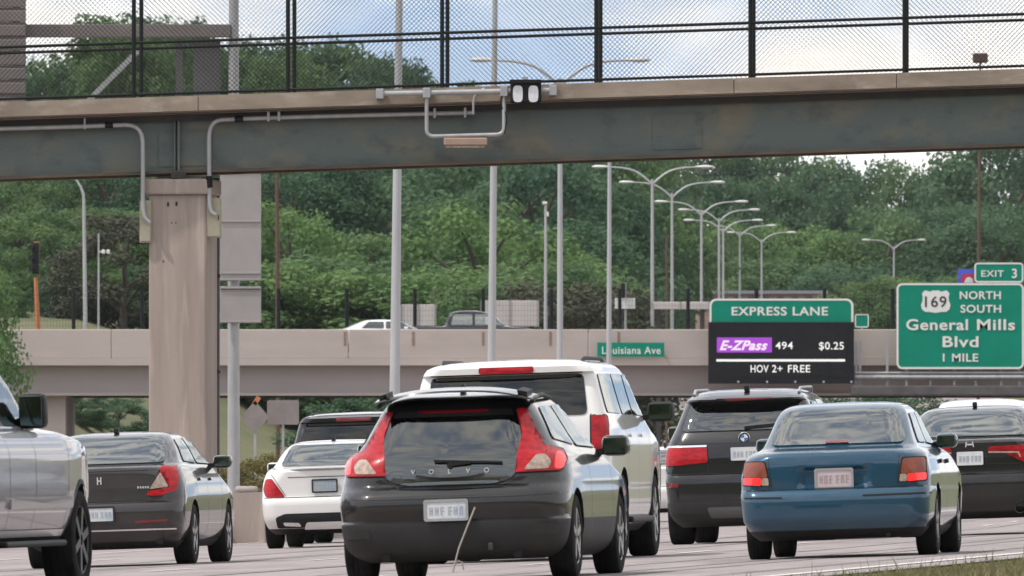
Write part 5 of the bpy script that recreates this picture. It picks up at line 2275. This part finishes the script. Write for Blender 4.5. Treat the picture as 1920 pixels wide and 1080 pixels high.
c.line('tailgate_gap', [(.42, .82), (.42, 1.1)], .008, M_FRIT, parent=c.body_o)
c.patch('diffuser', rnd([(-.40, .30), (.40, .30), (.44, .42), (-.44, .42)], .03), surf('diffuser_grey', (.12, .12, .12), .45, metal=.4), 'rear', .008, .012)
c.mirrors(3.05, 1.28, .05, P_DGREY, .22, .17)
mb = MB()
mb.bar((.0, c.rear_y(0, 1.32) - .03, 1.315), (.42, c.rear_y(.42, 1.36) - .03, 1.345), .02, .035)
mb.build('wiper', M_PLAST, c.root, local=True)
mb = MB()
mb.bbox(-.03, .03, .62, .74, 1.735, 1.80, .012)
mb.build('antenna', M_PLAST, c.root, local=True)
c.door_lines([[(1.49, .5), (1.49, 1.27)], [(2.44, .42), (2.44, 1.26)], [(3.35, .42), (3.4, 1.22)]])
for sd in (1, -1):
    mb = MB()
    mb.tube([(sd * .60, .62, 1.70), (sd * .60, .8, 1.755), (sd * .60, 2.3, 1.77), (sd * .58, 2.6, 1.72)], .018, 8)
    mb.build('roof_rail', M_GALV, c.root, local=True, smooth=50)


# ------------------------------------------------------------------ modern sedans
def sedan(name, label, px, sc, hd, pnt, glass_m, style, top=1.45, group='cars driving away in the traffic', loc=None, detail=1, cut=True):
    k = top / 1.45
    c = Car(name, label, 'car', px, sc, hd,
            [(.19, .28, .74, .2), (.24, .12, .80, .2), (.33, .04, .855, .2), (.42, .005, .885, .2), (.60, .0, .90, .2), (.67, .025, .90, .2), (.70, .055, .90, .2), (.85, .06, .89, .23), (.96, .055, .865, .28), (1.03, .05, .835, .32), (1.06, .085, .815, .34), (1.073, .2, .80, .36), (1.09, .42, .775, .28),
             (1.12, .52, .755, .24), (1.25, .82, .69, .22), (1.37, 1.12, .605, .2), (1.405, 1.25, .56, .2), (1.43, 1.45, .48, .2), (1.445, 1.75, .34, .2), (1.45, 1.95, .14, .1)],
            [(.19, 4.35), (.3, 4.55), (.5, 4.63), (.68, 4.58), (.78, 4.3), (.88, 3.8), (.97, 3.5), (1.03, 3.38), (1.37, 2.65), (1.42, 2.4), (1.45, 2.1)],
            pnt, .98, 2.72, .33, .785, .215, clad=.26, bow=.06, loc=loc, detail=detail, group=group)
    if abs(k - 1) > .001:
        c.root.scale = (1, 1, k)
    c.pane('rear_window', rnd([(-.645, 1.10), (.645, 1.10), (.545, 1.385), (-.545, 1.385)], .07), glass_m, frit=.045)
    c.pane('windshield', rnd([(-.68, 1.05), (.68, 1.05), (.55, 1.385), (-.55, 1.385)], .06), G_CLEAR, 'front')
    c.side_windows([rnd([(1.15, 1.11), (2.0, 1.09), (2.0, 1.355), (1.42, 1.355)], .05), rnd([(2.08, 1.09), (3.15, 1.07), (2.6, 1.37), (2.08, 1.37)], .05)], glass_m)
    c.body(cut)
    c.wheels(M_RIM)
    c.interior(1.08, .65, 3.3, ((1.75, 0), (2.6, 0)))
    c.mirrors(2.85, 1.10, .04, pnt if style != 'silver' else M_PLAST, .2, .14)
    c.line('bumper_gap', [(-.88, .685), (.88, .685)], .010, M_FRIT, parent=c.body_o)
    c.door_lines([[(2.04, .3), (2.04, 1.08)], [(3.15, .32), (3.2, 1.02)], [(1.25, .66), (1.18, 1.09)]])
    mb = MB()
    mb.bbox(-.025, .025, 1.42, 1.54, 1.43, 1.49, .012)
    mb.build('antenna', M_PLAST, c.root, local=True)
    for sd in (1, -1):
        for yy in (1.45, 2.3):
            c.patch('door_handle', rnd([(yy, .90), (yy + .18, .90), (yy + .18, .93), (yy, .93)], .012), pnt, 'side', .02, .03, parent=c.body_o, side=sd)
    return c


P_TAUPE = paint('taupe_grey_paint', (.034, .029, .029), .4, .36, .12)
c = sedan('grey_sedan', 'dark taupe sedan with bracket shaped red lamps, left of the pier base', 190, 176, 6.4, P_TAUPE, G_CLEAR, 'c', 1.45)
for sd in (1, -1):
    outer = [(.50, .76), (.62, .745), (.80, .80), (.825, .92), (.79, 1.055), (.66, 1.06), (.635, 1.02), (.735, 1.01), (.76, .92), (.735, .835), (.62, .815), (.52, .80)]
    tl = c.patch('tail_light', [(x * sd, z) for x, z in outer], M_RED, 'rear', .014, .025, .035)
    c.patch('clear_lens', rnd([(x * sd, z) for x, z in [(.53, .822), (.725, .842), (.745, .92), (.72, 1.0), (.65, 1.0)]], .02), M_CLEAR, 'rear', .010, .02, .035, tl)
    c.patch('reflector', rnd([(sd * .38, .462), (sd * .72, .475), (sd * .72, .50), (sd * .38, .49)], .008), M_REDD, 'rear', .008, .01)
c.patch('dark_trunk_panel', rnd([(-.60, .70), (.60, .70), (.50, .75), (.64, 1.045), (-.64, 1.045), (-.50, .75)], .03), surf('trunk_dark', (.022, .020, .020), .3, (.03, .027, .026), 6, coat=.8), 'rear', .005, .006)
mb = MB()
yb = c.rear_y(0, .92) - .012
for (x0, x1, z0, z1) in ((-.024, -.012, .885, .965), (.012, .024, .885, .965), (-.013, .013, .918, .932)):
    mb.box(x0, x1, yb - .006, yb + .004, z0, z1)
mb.build('emblem', M_SILVER, c.root, local=True)
mb = MB()
for i in range(5):
    mb.box(.405 + i * .027, .422 + i * .027, c.rear_y(.45, .84) - .016, c.rear_y(.45, .84) - .008, .832, .855)
mb.build('model_badge', M_CHROME, c.root, local=True)
c.plate(.565, .31, .155, frame=M_FRIT)
mb = MB()
mb.tube([(.62, .10, .275), (.62, .35, .275)], .045, 12)
mb.build('exhaust', M_PLAST, c.root, local=True)
c.line('chrome_strip', [(-.80, .395), (.80, .395)], .016, M_CHROME, off=.006, parent=c.body_o)

c = sedan('white_sedan', 'white sedan with spoiler lip and slanted red lamps, partly hidden by the hatchback', 612, 139, 4.8, P_WHITE, G_CLEAR, 'w', 1.46)
for sd in (1, -1):
    tl = c.patch('tail_light', rnd([(x * sd, z) for x, z in [(.55, .70), (.80, .70), (.845, .80), (.81, .93), (.72, .935)]], .03), M_RED, 'rear', .014, .025, .035)
    c.ringp('lamp_seal', rnd([(x * sd, z) for x, z in [(.54, .692), (.81, .692), (.855, .80), (.82, .94), (.72, .945)]], .03), .02, M_REDD, 'rear', .006, tl)
    c.patch('exhaust_trim', rnd([(x * sd, z) for x, z in [(.33, .30), (.56, .315), (.58, .36), (.36, .35)]], .02), M_CHROME, 'rear', .018, .02)
c.patch('diffuser', rnd([(-.66, .28), (.66, .28), (.68, .42), (.55, .47), (-.55, .47), (-.68, .42)], .03), M_PLAST, 'rear', .008, .01)
c.patch('diffuser_lip', rnd([(-.30, .26), (.30, .26), (.26, .35), (-.26, .35)], .03), P_WHITE, 'rear', .016, .02)
c.plate(.83, .33, .16, M_PLATEB, M_INK, frame=M_FRIT)
mb = MB()
sp_, n = [], 12
for i in range(n + 1):
    t = -1 + 2 * i / n
    for (yy, zz) in ((.02, 1.06), (.015, 1.075), (.12, 1.095), (.22, 1.082)):
        sp_.append((t * .66, yy + .19 * t ** 4 + .05 * t * t, zz - .03 * t ** 4))
mb.add(sp_, [(i * 4 + j, i * 4 + (j + 1) % 4, (i + 1) * 4 + (j + 1) % 4, (i + 1) * 4 + j) for i in range(n) for j in range(4)] + [(0, 1, 2, 3), (n * 4 + 3, n * 4 + 2, n * 4 + 1, n * 4)])
mb.build('spoiler', P_WHITE, c.root, local=True, smooth=40)
c.line('trunk_gap', [(-.53, .70), (-.70, .96), (-.74, 1.0)], .008, M_FRIT, parent=c.body_o)
c.line('trunk_gap', [(.53, .70), (.70, .96), (.74, 1.0)], .008, M_FRIT, parent=c.body_o)
c.line('trunk_crease', [(-.50, .955), (.50, .955)], .010, M_PLASTG, parent=c.body_o)

P_NIGHT = paint('black_brown_paint', (.010, .0095, .010), .3, .34, .12)
c = sedan('black_sedan', 'black sedan with wide red lamps and chrome trim, at the right edge', 1823, 165, 5.0, P_NIGHT, G_CLEAR, 'a', 1.49)
for sd in (1, -1):
    tl = c.patch('tail_light', rnd([(x * sd, z) for x, z in [(.20, .935), (.55, .915), (.60, .80), (.86, .80), (.875, .90), (.80, 1.0), (.22, .985)]], .02), M_RED, 'rear', .014, .025, .04)
    c.line('chrome_strip', [(sd * .21, .925), (sd * .55, .915), (sd * .57, .86)], .018, M_CLEAR, off=.018, parent=tl)
    c.patch('clear_lens', rnd([(x * sd, z) for x, z in [(.62, .81), (.74, .81), (.74, .865), (.62, .865)]], .012), M_CLEAR, 'rear', .018, .01, .04, tl)
yb = c.rear_y(0, 1.015) - .014
mb = MB()
for (xa, xb2) in ((-.045, -.035), (.045, .035)):
    mb.bar((xa, yb, .985), (xb2, yb, 1.045), .016, .012)
mb.box(-.04, .04, yb - .006, yb + .004, 1.006, 1.022)
mb.build('emblem', M_SILVER, c.root, local=True)
c.plate(.86, .30, .15)
c.line('trunk_gap', [(-.60, .70), (-.57, .79), (-.19, .80), (-.18, .93)], .008, M_FRIT, parent=c.body_o)
c.line('trunk_gap', [(.60, .70), (.57, .79), (.19, .80), (.18, .93)], .008, M_FRIT, parent=c.body_o)
mb = MB()
mb.lathe([(-.02, .06), (.1, .055)], (.55, .03, .30), 'y', 16)
mb.build('exhaust', M_GALV, c.root, local=True)

# ------------------------------------------------------------------ silver pickup at the left edge
P_SILVER = paint('silver_paint', (.33, .32, .33), .25, .5, .25, 1.4)
PKD = 103.0
pk_h = 10.0
# put its right front wheel where the photograph shows it
wheel_p = Vector(((128 - 960) * PKD / FPX, PKD, 0))
fwv = Vector((math.sin(R(pk_h)), math.cos(R(pk_h)), 0))
rgv = Vector((math.cos(R(pk_h)), -math.sin(R(pk_h)), 0))


def pickup(name, label, loc, hd, pnt, group=None):
    c = Car(name, label, 'pickup truck', 0, 0, hd,
            [(.36, .30, .82, .12), (.45, .05, .90, .12), (.60, .02, .955, .10), (.70, .0, .975, .10), (.85, .10, .985, .08), (1.05, .10, .985, .08), (1.16, .10, .96, .08), (1.22, .11, .91, .08), (1.245, .2, .87, .1), (1.26, 1.2, .82, .1), (1.275, 1.80, .76, .10), (1.30, 1.86, .725, .10), (1.50, 1.95, .655, .10), (1.75, 2.08, .565, .12), (1.82, 2.2, .52, .15),
             (1.86, 2.4, .45, .2), (1.88, 2.7, .3, .2)],
            [(.36, 5.5), (.55, 5.75), (.85, 5.75), (1.08, 5.65), (1.17, 5.2), (1.23, 4.6), (1.28, 4.35), (1.75, 3.65), (1.83, 3.4), (1.88, 3.1)],
            pnt, 1.22, 3.55, .40, .83, .265, clad=.44, bow=.02, taper=.02, taper_f=.17, loc=loc, group=group)
    c.pane('rear_window', rnd([(-.57, 1.36), (.57, 1.36), (.49, 1.72), (-.49, 1.72)], .05), G_GREY)
    c.pane('windshield', rnd([(-.62, 1.33), (.62, 1.33), (.50, 1.76), (-.50, 1.76)], .05), G_GREY, 'front')
    c.side_windows([rnd([(2.12, 1.31), (2.95, 1.30), (2.95, 1.73), (2.22, 1.73)], .05), rnd([(3.05, 1.30), (4.2, 1.29), (3.65, 1.74), (3.05, 1.74)], .05)], G_CLEAR)
    c.body()
    c.wheels(surf('dark_rim', (.06, .06, .06), .4, metal=.6), 6)
    c.interior(1.26, 1.95, 4.3, ((2.6, 0), (3.3, 0)))
    c.mirrors(3.66, 1.41, .02, M_PLAST, .21, .27)
    c.lamp(rnd([(.86, .9), (.965, .9), (.95, 1.22), (.86, 1.22)], .02), M_RED)
    c.door_lines([[(2.05, .5), (2.05, 1.28)], [(3.0, .5), (3.0, 1.28)], [(4.18, .5), (4.25, 1.27)]])
    for sd in (1, -1):
        c.patch('side_moulding', rnd([(2.0, .66), (4.3, .66), (4.3, .74), (2.0, .74)], .02), pnt, 'side', .025, .03, .12, c.body_o, sd)
        c.line('rocker_trim', [(1.75, .47), (4.2, .47)], .05, M_CHROME, 'side', .012, c.body_o, sd, .1)
    wheel_arch_trim(c, M_PLAST)
    mb = MB()
    mb.bbox(-.76, .76, .34, 1.70, 1.262, 1.285, .008)
    mb.build('bed_cover', M_PLAST, c.root, local=True)
    c.line('tailgate_gap', [(-.82, .72), (-.82, 1.24)], .012, M_FRIT, parent=c.body_o)
    c.line('tailgate_gap', [(.82, .72), (.82, 1.24)], .012, M_FRIT, parent=c.body_o)
    c.patch('bumper', rnd([(-.90, .52), (.90, .52), (.90, .68), (-.90, .68)], .02), M_CHROME, 'rear', .05, .06, .1)
    for sd in (1, -1):
        mb = MB()
        mb.bbox(min(sd * .80, sd * .98), max(sd * .80, sd * .98), 1.9, 4.1, .36, .41, .02)
        mb.build('running_board', M_PLAST, c.root, local=True)
    c.plate(.60, .3, .13)
    return c


# root is the middle of the tailgate: step back from the front wheel
loc = wheel_p - fwv * (1.22 + 3.55) - rgv * .83
loc.z = gz(loc.x, loc.y)
pickup('pickup_truck', 'silver pickup truck cut off by the left edge, black mirror and front wheel showing', loc, pk_h, P_SILVER, 'cars driving away in the traffic')

# ------------------------------------------------------------------ vehicles on the road bridge and beyond it
deck = rz(668)
lc = Vector(((737 - 960) * 504.5 / FPX - 2.35, 504.5, deck))
c = sedan('bridge_sedan', 'white sedan crossing the road bridge behind the parapet', 0, 0, 90, P_WHITE, G_GREY, 'w', 1.45, 'vehicles on the road bridge', lc, 1, True)
lc = Vector(((893 - 960) * 509.5 / FPX - 3.1, 509.5, deck - .02))
pickup('bridge_pickup', 'black pickup truck crossing the road bridge behind the parapet', lc, 90, P_BLACK, 'vehicles on the road bridge')
lc = Vector((5.0, 262, gz(5.0, 262)))
sedan('far_sedan', 'white sedan far ahead between the white SUV and the dark crossover', 1246, 98, 3.0, P_WHITE, G_CLEAR, 'w', 1.45)
sedan('distant_sedan', 'silver sedan farther ahead, seen above the white sedan in the gap', 1262, 72, 2.0, P_SILVER, G_CLEAR, 'w', 1.45)

# white van over the roof of the black sedan
c = Car('white_van', 'white van showing above the roof of the black sedan', 'van', 1846, 99, 4.0,
        [(.25, .2, .85, .1), (.4, .0, .95, .1), (.7, .0, .97, .1), (1.1, .03, .97, .1), (1.5, .08, .93, .1), (1.95, .14, .86, .12), (2.08, .2, .78, .2), (2.13, .45, .6, .25), (2.15, .9, .3, .2)],
        [(.25, 4.9), (.5, 5.2), (.9, 5.1), (1.15, 4.8), (1.25, 4.5), (1.9, 3.9), (2.05, 3.6), (2.15, 3.0)],
        P_WHITE, 1.0, 3.2, .36, .82, .22, clad=.4, bow=.03)
c.pane('rear_window', rnd([(-.75, 1.35), (.75, 1.35), (.70, 1.85), (-.70, 1.85)], .06), G_DARK)
c.pane('windshield', rnd([(-.80, 1.3), (.80, 1.3), (.74, 1.88), (-.74, 1.88)], .06), G_GREY, 'front')
c.side_windows([rnd([(3.0, 1.35), (4.2, 1.32), (3.8, 1.85), (3.0, 1.85)], .05)], G_GREY)
c.body()
c.wheels()
c.interior(1.28, 2.6, 4.3, ((3.2, 0),))
c.lamp(rnd([(.84, .9), (.94, .9), (.93, 1.3), (.84, 1.3)], .02), M_RED)
c.line('door_split', [(0, .45), (0, 1.95)], .012, M_FRIT, parent=c.body_o)
c.plate(.8)
c.mirrors(4.1, 1.5, .05, M_PLAST, .2, .25)


# ------------------------------------------------------------------ trees
M_LEAF = leaf_mat('broadleaf', [(.054, .122, .058), (.145, .225, .088), (.155, .23, .082)], .42, .4, 2.4)
M_LEAFD = leaf_mat('dark_broadleaf', [(.036, .088, .052), (.088, .162, .082), (.098, .165, .074)], .40, .45, 2.4)
M_LEAFL = leaf_mat('light_broadleaf', [(.09, .17, .062), (.185, .28, .10), (.12, .22, .075)], .40, .4, 2.4)
M_BARK = surf('bark', (.10, .08, .065), .9, (.06, .05, .04), 6, stretch=(1, 1, .2))


def tree_mesh(seed, n_clump, n_leaf, wide, low, leaf):
    """unit-height tree: returns trunk mesh and crown mesh"""
    rg = random.Random(seed)
    tb = MB()
    tb.tube([(0, 0, -.03), (.005, .0, .2), (.015, .01, .45), (.0, .02, .7)], [.028, .022, .015, .006], 7)
    clumps = []
    for i in range(n_clump):
        for _ in range(30):
            z = rg.uniform(low, .93)
            t = (z - low) / (1 - low)
            rad = wide * (math.sin(math.pi * min(1, t * .78 + .20)) ** .75)
            a = rg.uniform(0, 6.283)
            r = rad * math.sqrt(rg.uniform(.12, 1))
            c = Vector((r * math.cos(a), r * math.sin(a), z))
            s_ = rg.uniform(.075, .15) * (1.15 - .45 * t)
            if all((c - q).length > .45 * (s_ + e) for q, e in clumps):
                break
        clumps.append((c, s_))
    for c, s_ in clumps[::3]:
        m0 = Vector((.01, .01, max(.15, c.z - .25)))
        tb.tube([m0, m0.lerp(c, .5) + Vector((0, 0, .02)), c], [.011, .007, .002], 5)
    v, f = [], []
    for c, s_ in clumps:
        nl = int(n_leaf * (s_ / .11) ** 2)
        for k in range(nl):
            d = Vector((rg.gauss(0, 1), rg.gauss(0, 1), rg.gauss(0, 1))).normalized()
            rr = s_ * (rg.random() ** .33) * rg.uniform(.85, 1.18)
            p = c + Vector((d.x * rr, d.y * rr, d.z * rr * .72))
            nrm = (d + Vector((rg.gauss(0, .6), rg.gauss(0, .6), rg.gauss(0, .6) + .35))).normalized()
            a = nrm.cross(Vector((rg.gauss(0, 1), rg.gauss(0, 1), rg.gauss(0, 1)))).normalized()
            b = nrm.cross(a)
            e1, e2 = leaf * rg.uniform(.6, 1.25), leaf * rg.uniform(.4, .8)
            n0 = len(v)
            v += [p - a * e1, p - b * e2 * .9, p + a * e1, p + b * e2]
            f.append((n0, n0 + 1, n0 + 2, n0 + 3))
    cm = bpy.data.meshes.new('crown')
    cm.from_pydata([tuple(q) for q in v], [], f)
    return tb, cm


TREES = []
for i, (nc, nl, wd, lo, lf) in enumerate(((46, 330, .36, .14, .0125), (40, 330, .30, .18, .013), (52, 300, .44, .10, .0125), (40, 330, .40, .08, .014), (60, 260, .33, .16, .012), (46, 320, .50, .05, .014))):
    tb, cm = tree_mesh(100 + i, nc, nl, wd, lo, lf)
    tmp = tb.build('trunk', M_BARK)
    tm = tmp.data
    bpy.data.objects.remove(tmp)
    TREES.append((tm, cm))
CROWNS = {}


def crown_mesh(i, mat):
    if (i, mat.name) not in CROWNS:
        c = TREES[i][1].copy()
        c.materials.append(mat)
        CROWNS[(i, mat.name)] = c
    return CROWNS[(i, mat.name)]


rt = random.Random(11)


def tree(px, d, topy, variant, mat, label, group, wscale=1.0, name='broadleaf_tree', minh=2.0):
    x = (px - 960) * d / FPX
    z0 = gz(x, d) - .2
    zt_ = CAMZ + (HZ - topy) * d / FPX
    h = max(minh, zt_ - z0) / .985
    root = empty(name, (x, d, z0), label, 'tree' if name != 'bush' else 'bush', group)
    root.rotation_euler = (0, 0, rt.uniform(0, 6.283))
    w = h * wscale * rt.uniform(.9, 1.12)
    root.scale = (w, w, h)
    t = put(bpy.data.objects.new('trunk', TREES[variant][0]))
    t.parent = root
    c = put(bpy.data.objects.new('crown', crown_mesh(variant, mat)))
    c.parent = root
    return root


COLS = [(285, 'left of the concrete pier'), (505, 'behind the grey sign back'), (745, 'between the brown pole and nearest lamp pole'), (925, 'between the two nearest lamp poles'),
        (1050, 'between the second and third lamp poles'), (1185, 'around the fourth lamp pole'), (1325, 'behind the first two far lamps'), (1470, 'behind the cluster of far lamps'),
        (1640, 'above the right end of the Express Lane sign'), (1780, 'around the lone far lamp'), (9999, 'above the green guide sign')]
TONE = {'broadleaf': 'mid green', 'dark_broadleaf': 'dark green', 'light_broadleaf': 'light green'}


def zone(px, row, mat):
    col = [t for lim, t in COLS if px < lim][0]
    return TONE[mat.name] + ' %stree, ' + row + ' row, ' + col, 'trees of the wood ' + col


def skyline(px):
    return interp([(0, 175), (60, 130), (120, 95), (170, 70), (200, 40), (250, 28), (330, 16), (385, 45), (430, 85), (520, 88), (600, 86), (700, 108), (790, 145), (840, 185), (1000, 210),
                   (1200, 225), (1450, 250), (1540, 286), (1600, 284), (1700, 300), (1780, 286), (1830, 296), (1850, 235), (1920, 230)], px)


WOOD = {}


def scatter(row, px0, px1, step, d0, d1, topfn, mats, wsc, jit=22):
    px = px0
    while px < px1:
        p = px + rt.uniform(-step * .3, step * .3)
        d = rt.uniform(d0, d1)
        mt = rt.choice(mats)
        lab, grp = zone(p, row, mt)
        WOOD.setdefault(lab, []).append(tree(p, d, topfn(p) + rt.uniform(-jit * .4, jit), rt.randrange(6), mt, lab, grp, wsc * rt.uniform(.85, 1.2)))
        px += step


# left and middle slope, back to front
scatter('skyline', -60, 1180, 50, 960, 1060, lambda p: skyline(p) - 14, [M_LEAFD, M_LEAF, M_LEAFD], .85, 18)
scatter('fourth', -40, 1120, 80, 840, 900, lambda p: max(skyline(p) + 75, 205), [M_LEAFD, M_LEAFD, M_LEAF], 1.0, 45)
scatter('third', -50, 1090, 84, 745, 790, lambda p: max(skyline(p) + 170, 300), [M_LEAF, M_LEAFD, M_LEAFD], 1.15, 50)
scatter('second', -50, 1050, 84, 680, 715, lambda p: 395, [M_LEAF, M_LEAFL, M_LEAFD], 1.35, 60)
scatter('front', -50, 1070, 80, 632, 655, lambda p: 490, [M_LEAFD, M_LEAF, M_LEAFL], 1.7, 45)
# right: wood closing the view behind the lamps
scatter('skyline', 1150, 1990, 54, 1440, 1560, skyline, [M_LEAF, M_LEAFD], .8, 16)
scatter('third', 1120, 1990, 66, 1330, 1400, lambda p: max(skyline(p) + 55, 330), [M_LEAFD, M_LEAF], .95, 40)
scatter('second', 1090, 1990, 70, 1250, 1300, lambda p: 405, [M_LEAF, M_LEAFD, M_LEAFL], 1.15, 50)
scatter('front', 1060, 1990, 66, 1195, 1230, lambda p: 490, [M_LEAFD, M_LEAF, M_LEAF], 1.4, 40)
scatter('verge', 1560, 1990, 80, 1000, 1060, lambda p: 525, [M_LEAF, M_LEAFL], 1.4, 30)
for lab, ts_ in WOOD.items():
    ts_.sort(key=lambda o: o.location.x / o.location.y)
    names = {1: [''], 2: ['left ', 'right '], 3: ['left ', 'middle ', 'right ']}.get(len(ts_), ['first ', 'second ', 'third ', 'fourth ', 'fifth ', 'sixth ', 'seventh ', 'eighth '])
    for o, nm in zip(ts_, names):
        o['label'] = lab % nm
# single trees that stand out
tree(-66, 447, 438, 4, M_LEAFL, 'bright green tree at the left edge in front of the parapet', None, .55)
tree(905, 668, 385, 3, M_LEAFL, 'pale yellow green tree behind the second lamp pole', None, 1.2)
tree(545, 668, 372, 3, M_LEAFL, 'light green rounded tree right of the grey sign back', None, 1.0)
tree(335, 930, 12, 4, M_LEAF, 'tallest tree, rising above the sign gantry beam at upper left', None, .62)
tree(232, 925, 26, 1, M_LEAF, 'tall tree left of the tallest, above the sign gantry beam', None, .6)
tree(770, 990, 108, 1, M_LEAFD, 'narrow dark tree top beside the nearest lamp pole above the footbridge', None, .45)
for px, d, ty, lab in ((150, 530, 752, 'small bush under the road bridge left of the pier'), (225, 536, 745, 'dark bush under the road bridge next to the pier'),
                       (1600, 560, 735, 'green bush under the road bridge left of the dark sedan'), (1700, 566, 735, 'green bush under the road bridge behind the dark sedan roof'),
                       (690, 545, 742, 'dark bush under the road bridge above the dark hatchback')):
    tree(px, d, ty, 5, M_LEAFD, lab, None, 2.0, 'bush', 1.5)
for px, d, ty, lab in ((470, 262, 862, 'dry yellowish bush behind the concrete wall end'), (520, 268, 848, 'yellowish bush left of the white sedan')):
    tree(px, d, ty, 5, leaf_mat('dry_bush', [(.16, .13, .045), (.12, .12, .04), (.2, .16, .07)], .3, .4, .5), lab, None, 1.4, 'bush', .8)

M_BROWNL = leaf_mat('brown_shrub', [(.055, .065, .040), (.085, .085, .055), (.07, .075, .045)], .2, .4, 2.4)
for px, d, ty, lab in ((1068, 600, 525, 'dull olive brown shrub mass left of the fourth lamp pole'), (1112, 606, 535, 'dull olive shrub directly behind the fourth lamp pole'), (230, 640, 400, 'dull olive tree just left of the pier')):
    tree(px, d, ty, 5, M_BROWNL, lab, None, 1.3)


# ------------------------------------------------------------------ haze
hz = MB()
hz.box(-1250, 1250, -450, 2150, -3, 62)
ho = hz.build('haze', M_CONC)
ho.data.materials.clear()
hm, hn, hl = new_mat('haze')
ho_ = hn.new('ShaderNodeOutputMaterial')
hv = hn.new('ShaderNodeVolumePrincipled')
hv.inputs['Color'].default_value = (.84, .92, 1.0, 1)
hv.inputs['Density'].default_value = 0.00002
hv.inputs['Anisotropy'].default_value = .2
hl.new(hv.outputs[0], ho_.inputs['Volume'])
ho.data.materials.append(hm)
tag(ho, 'thin pale haze over the whole road', 'haze', kind='stuff')
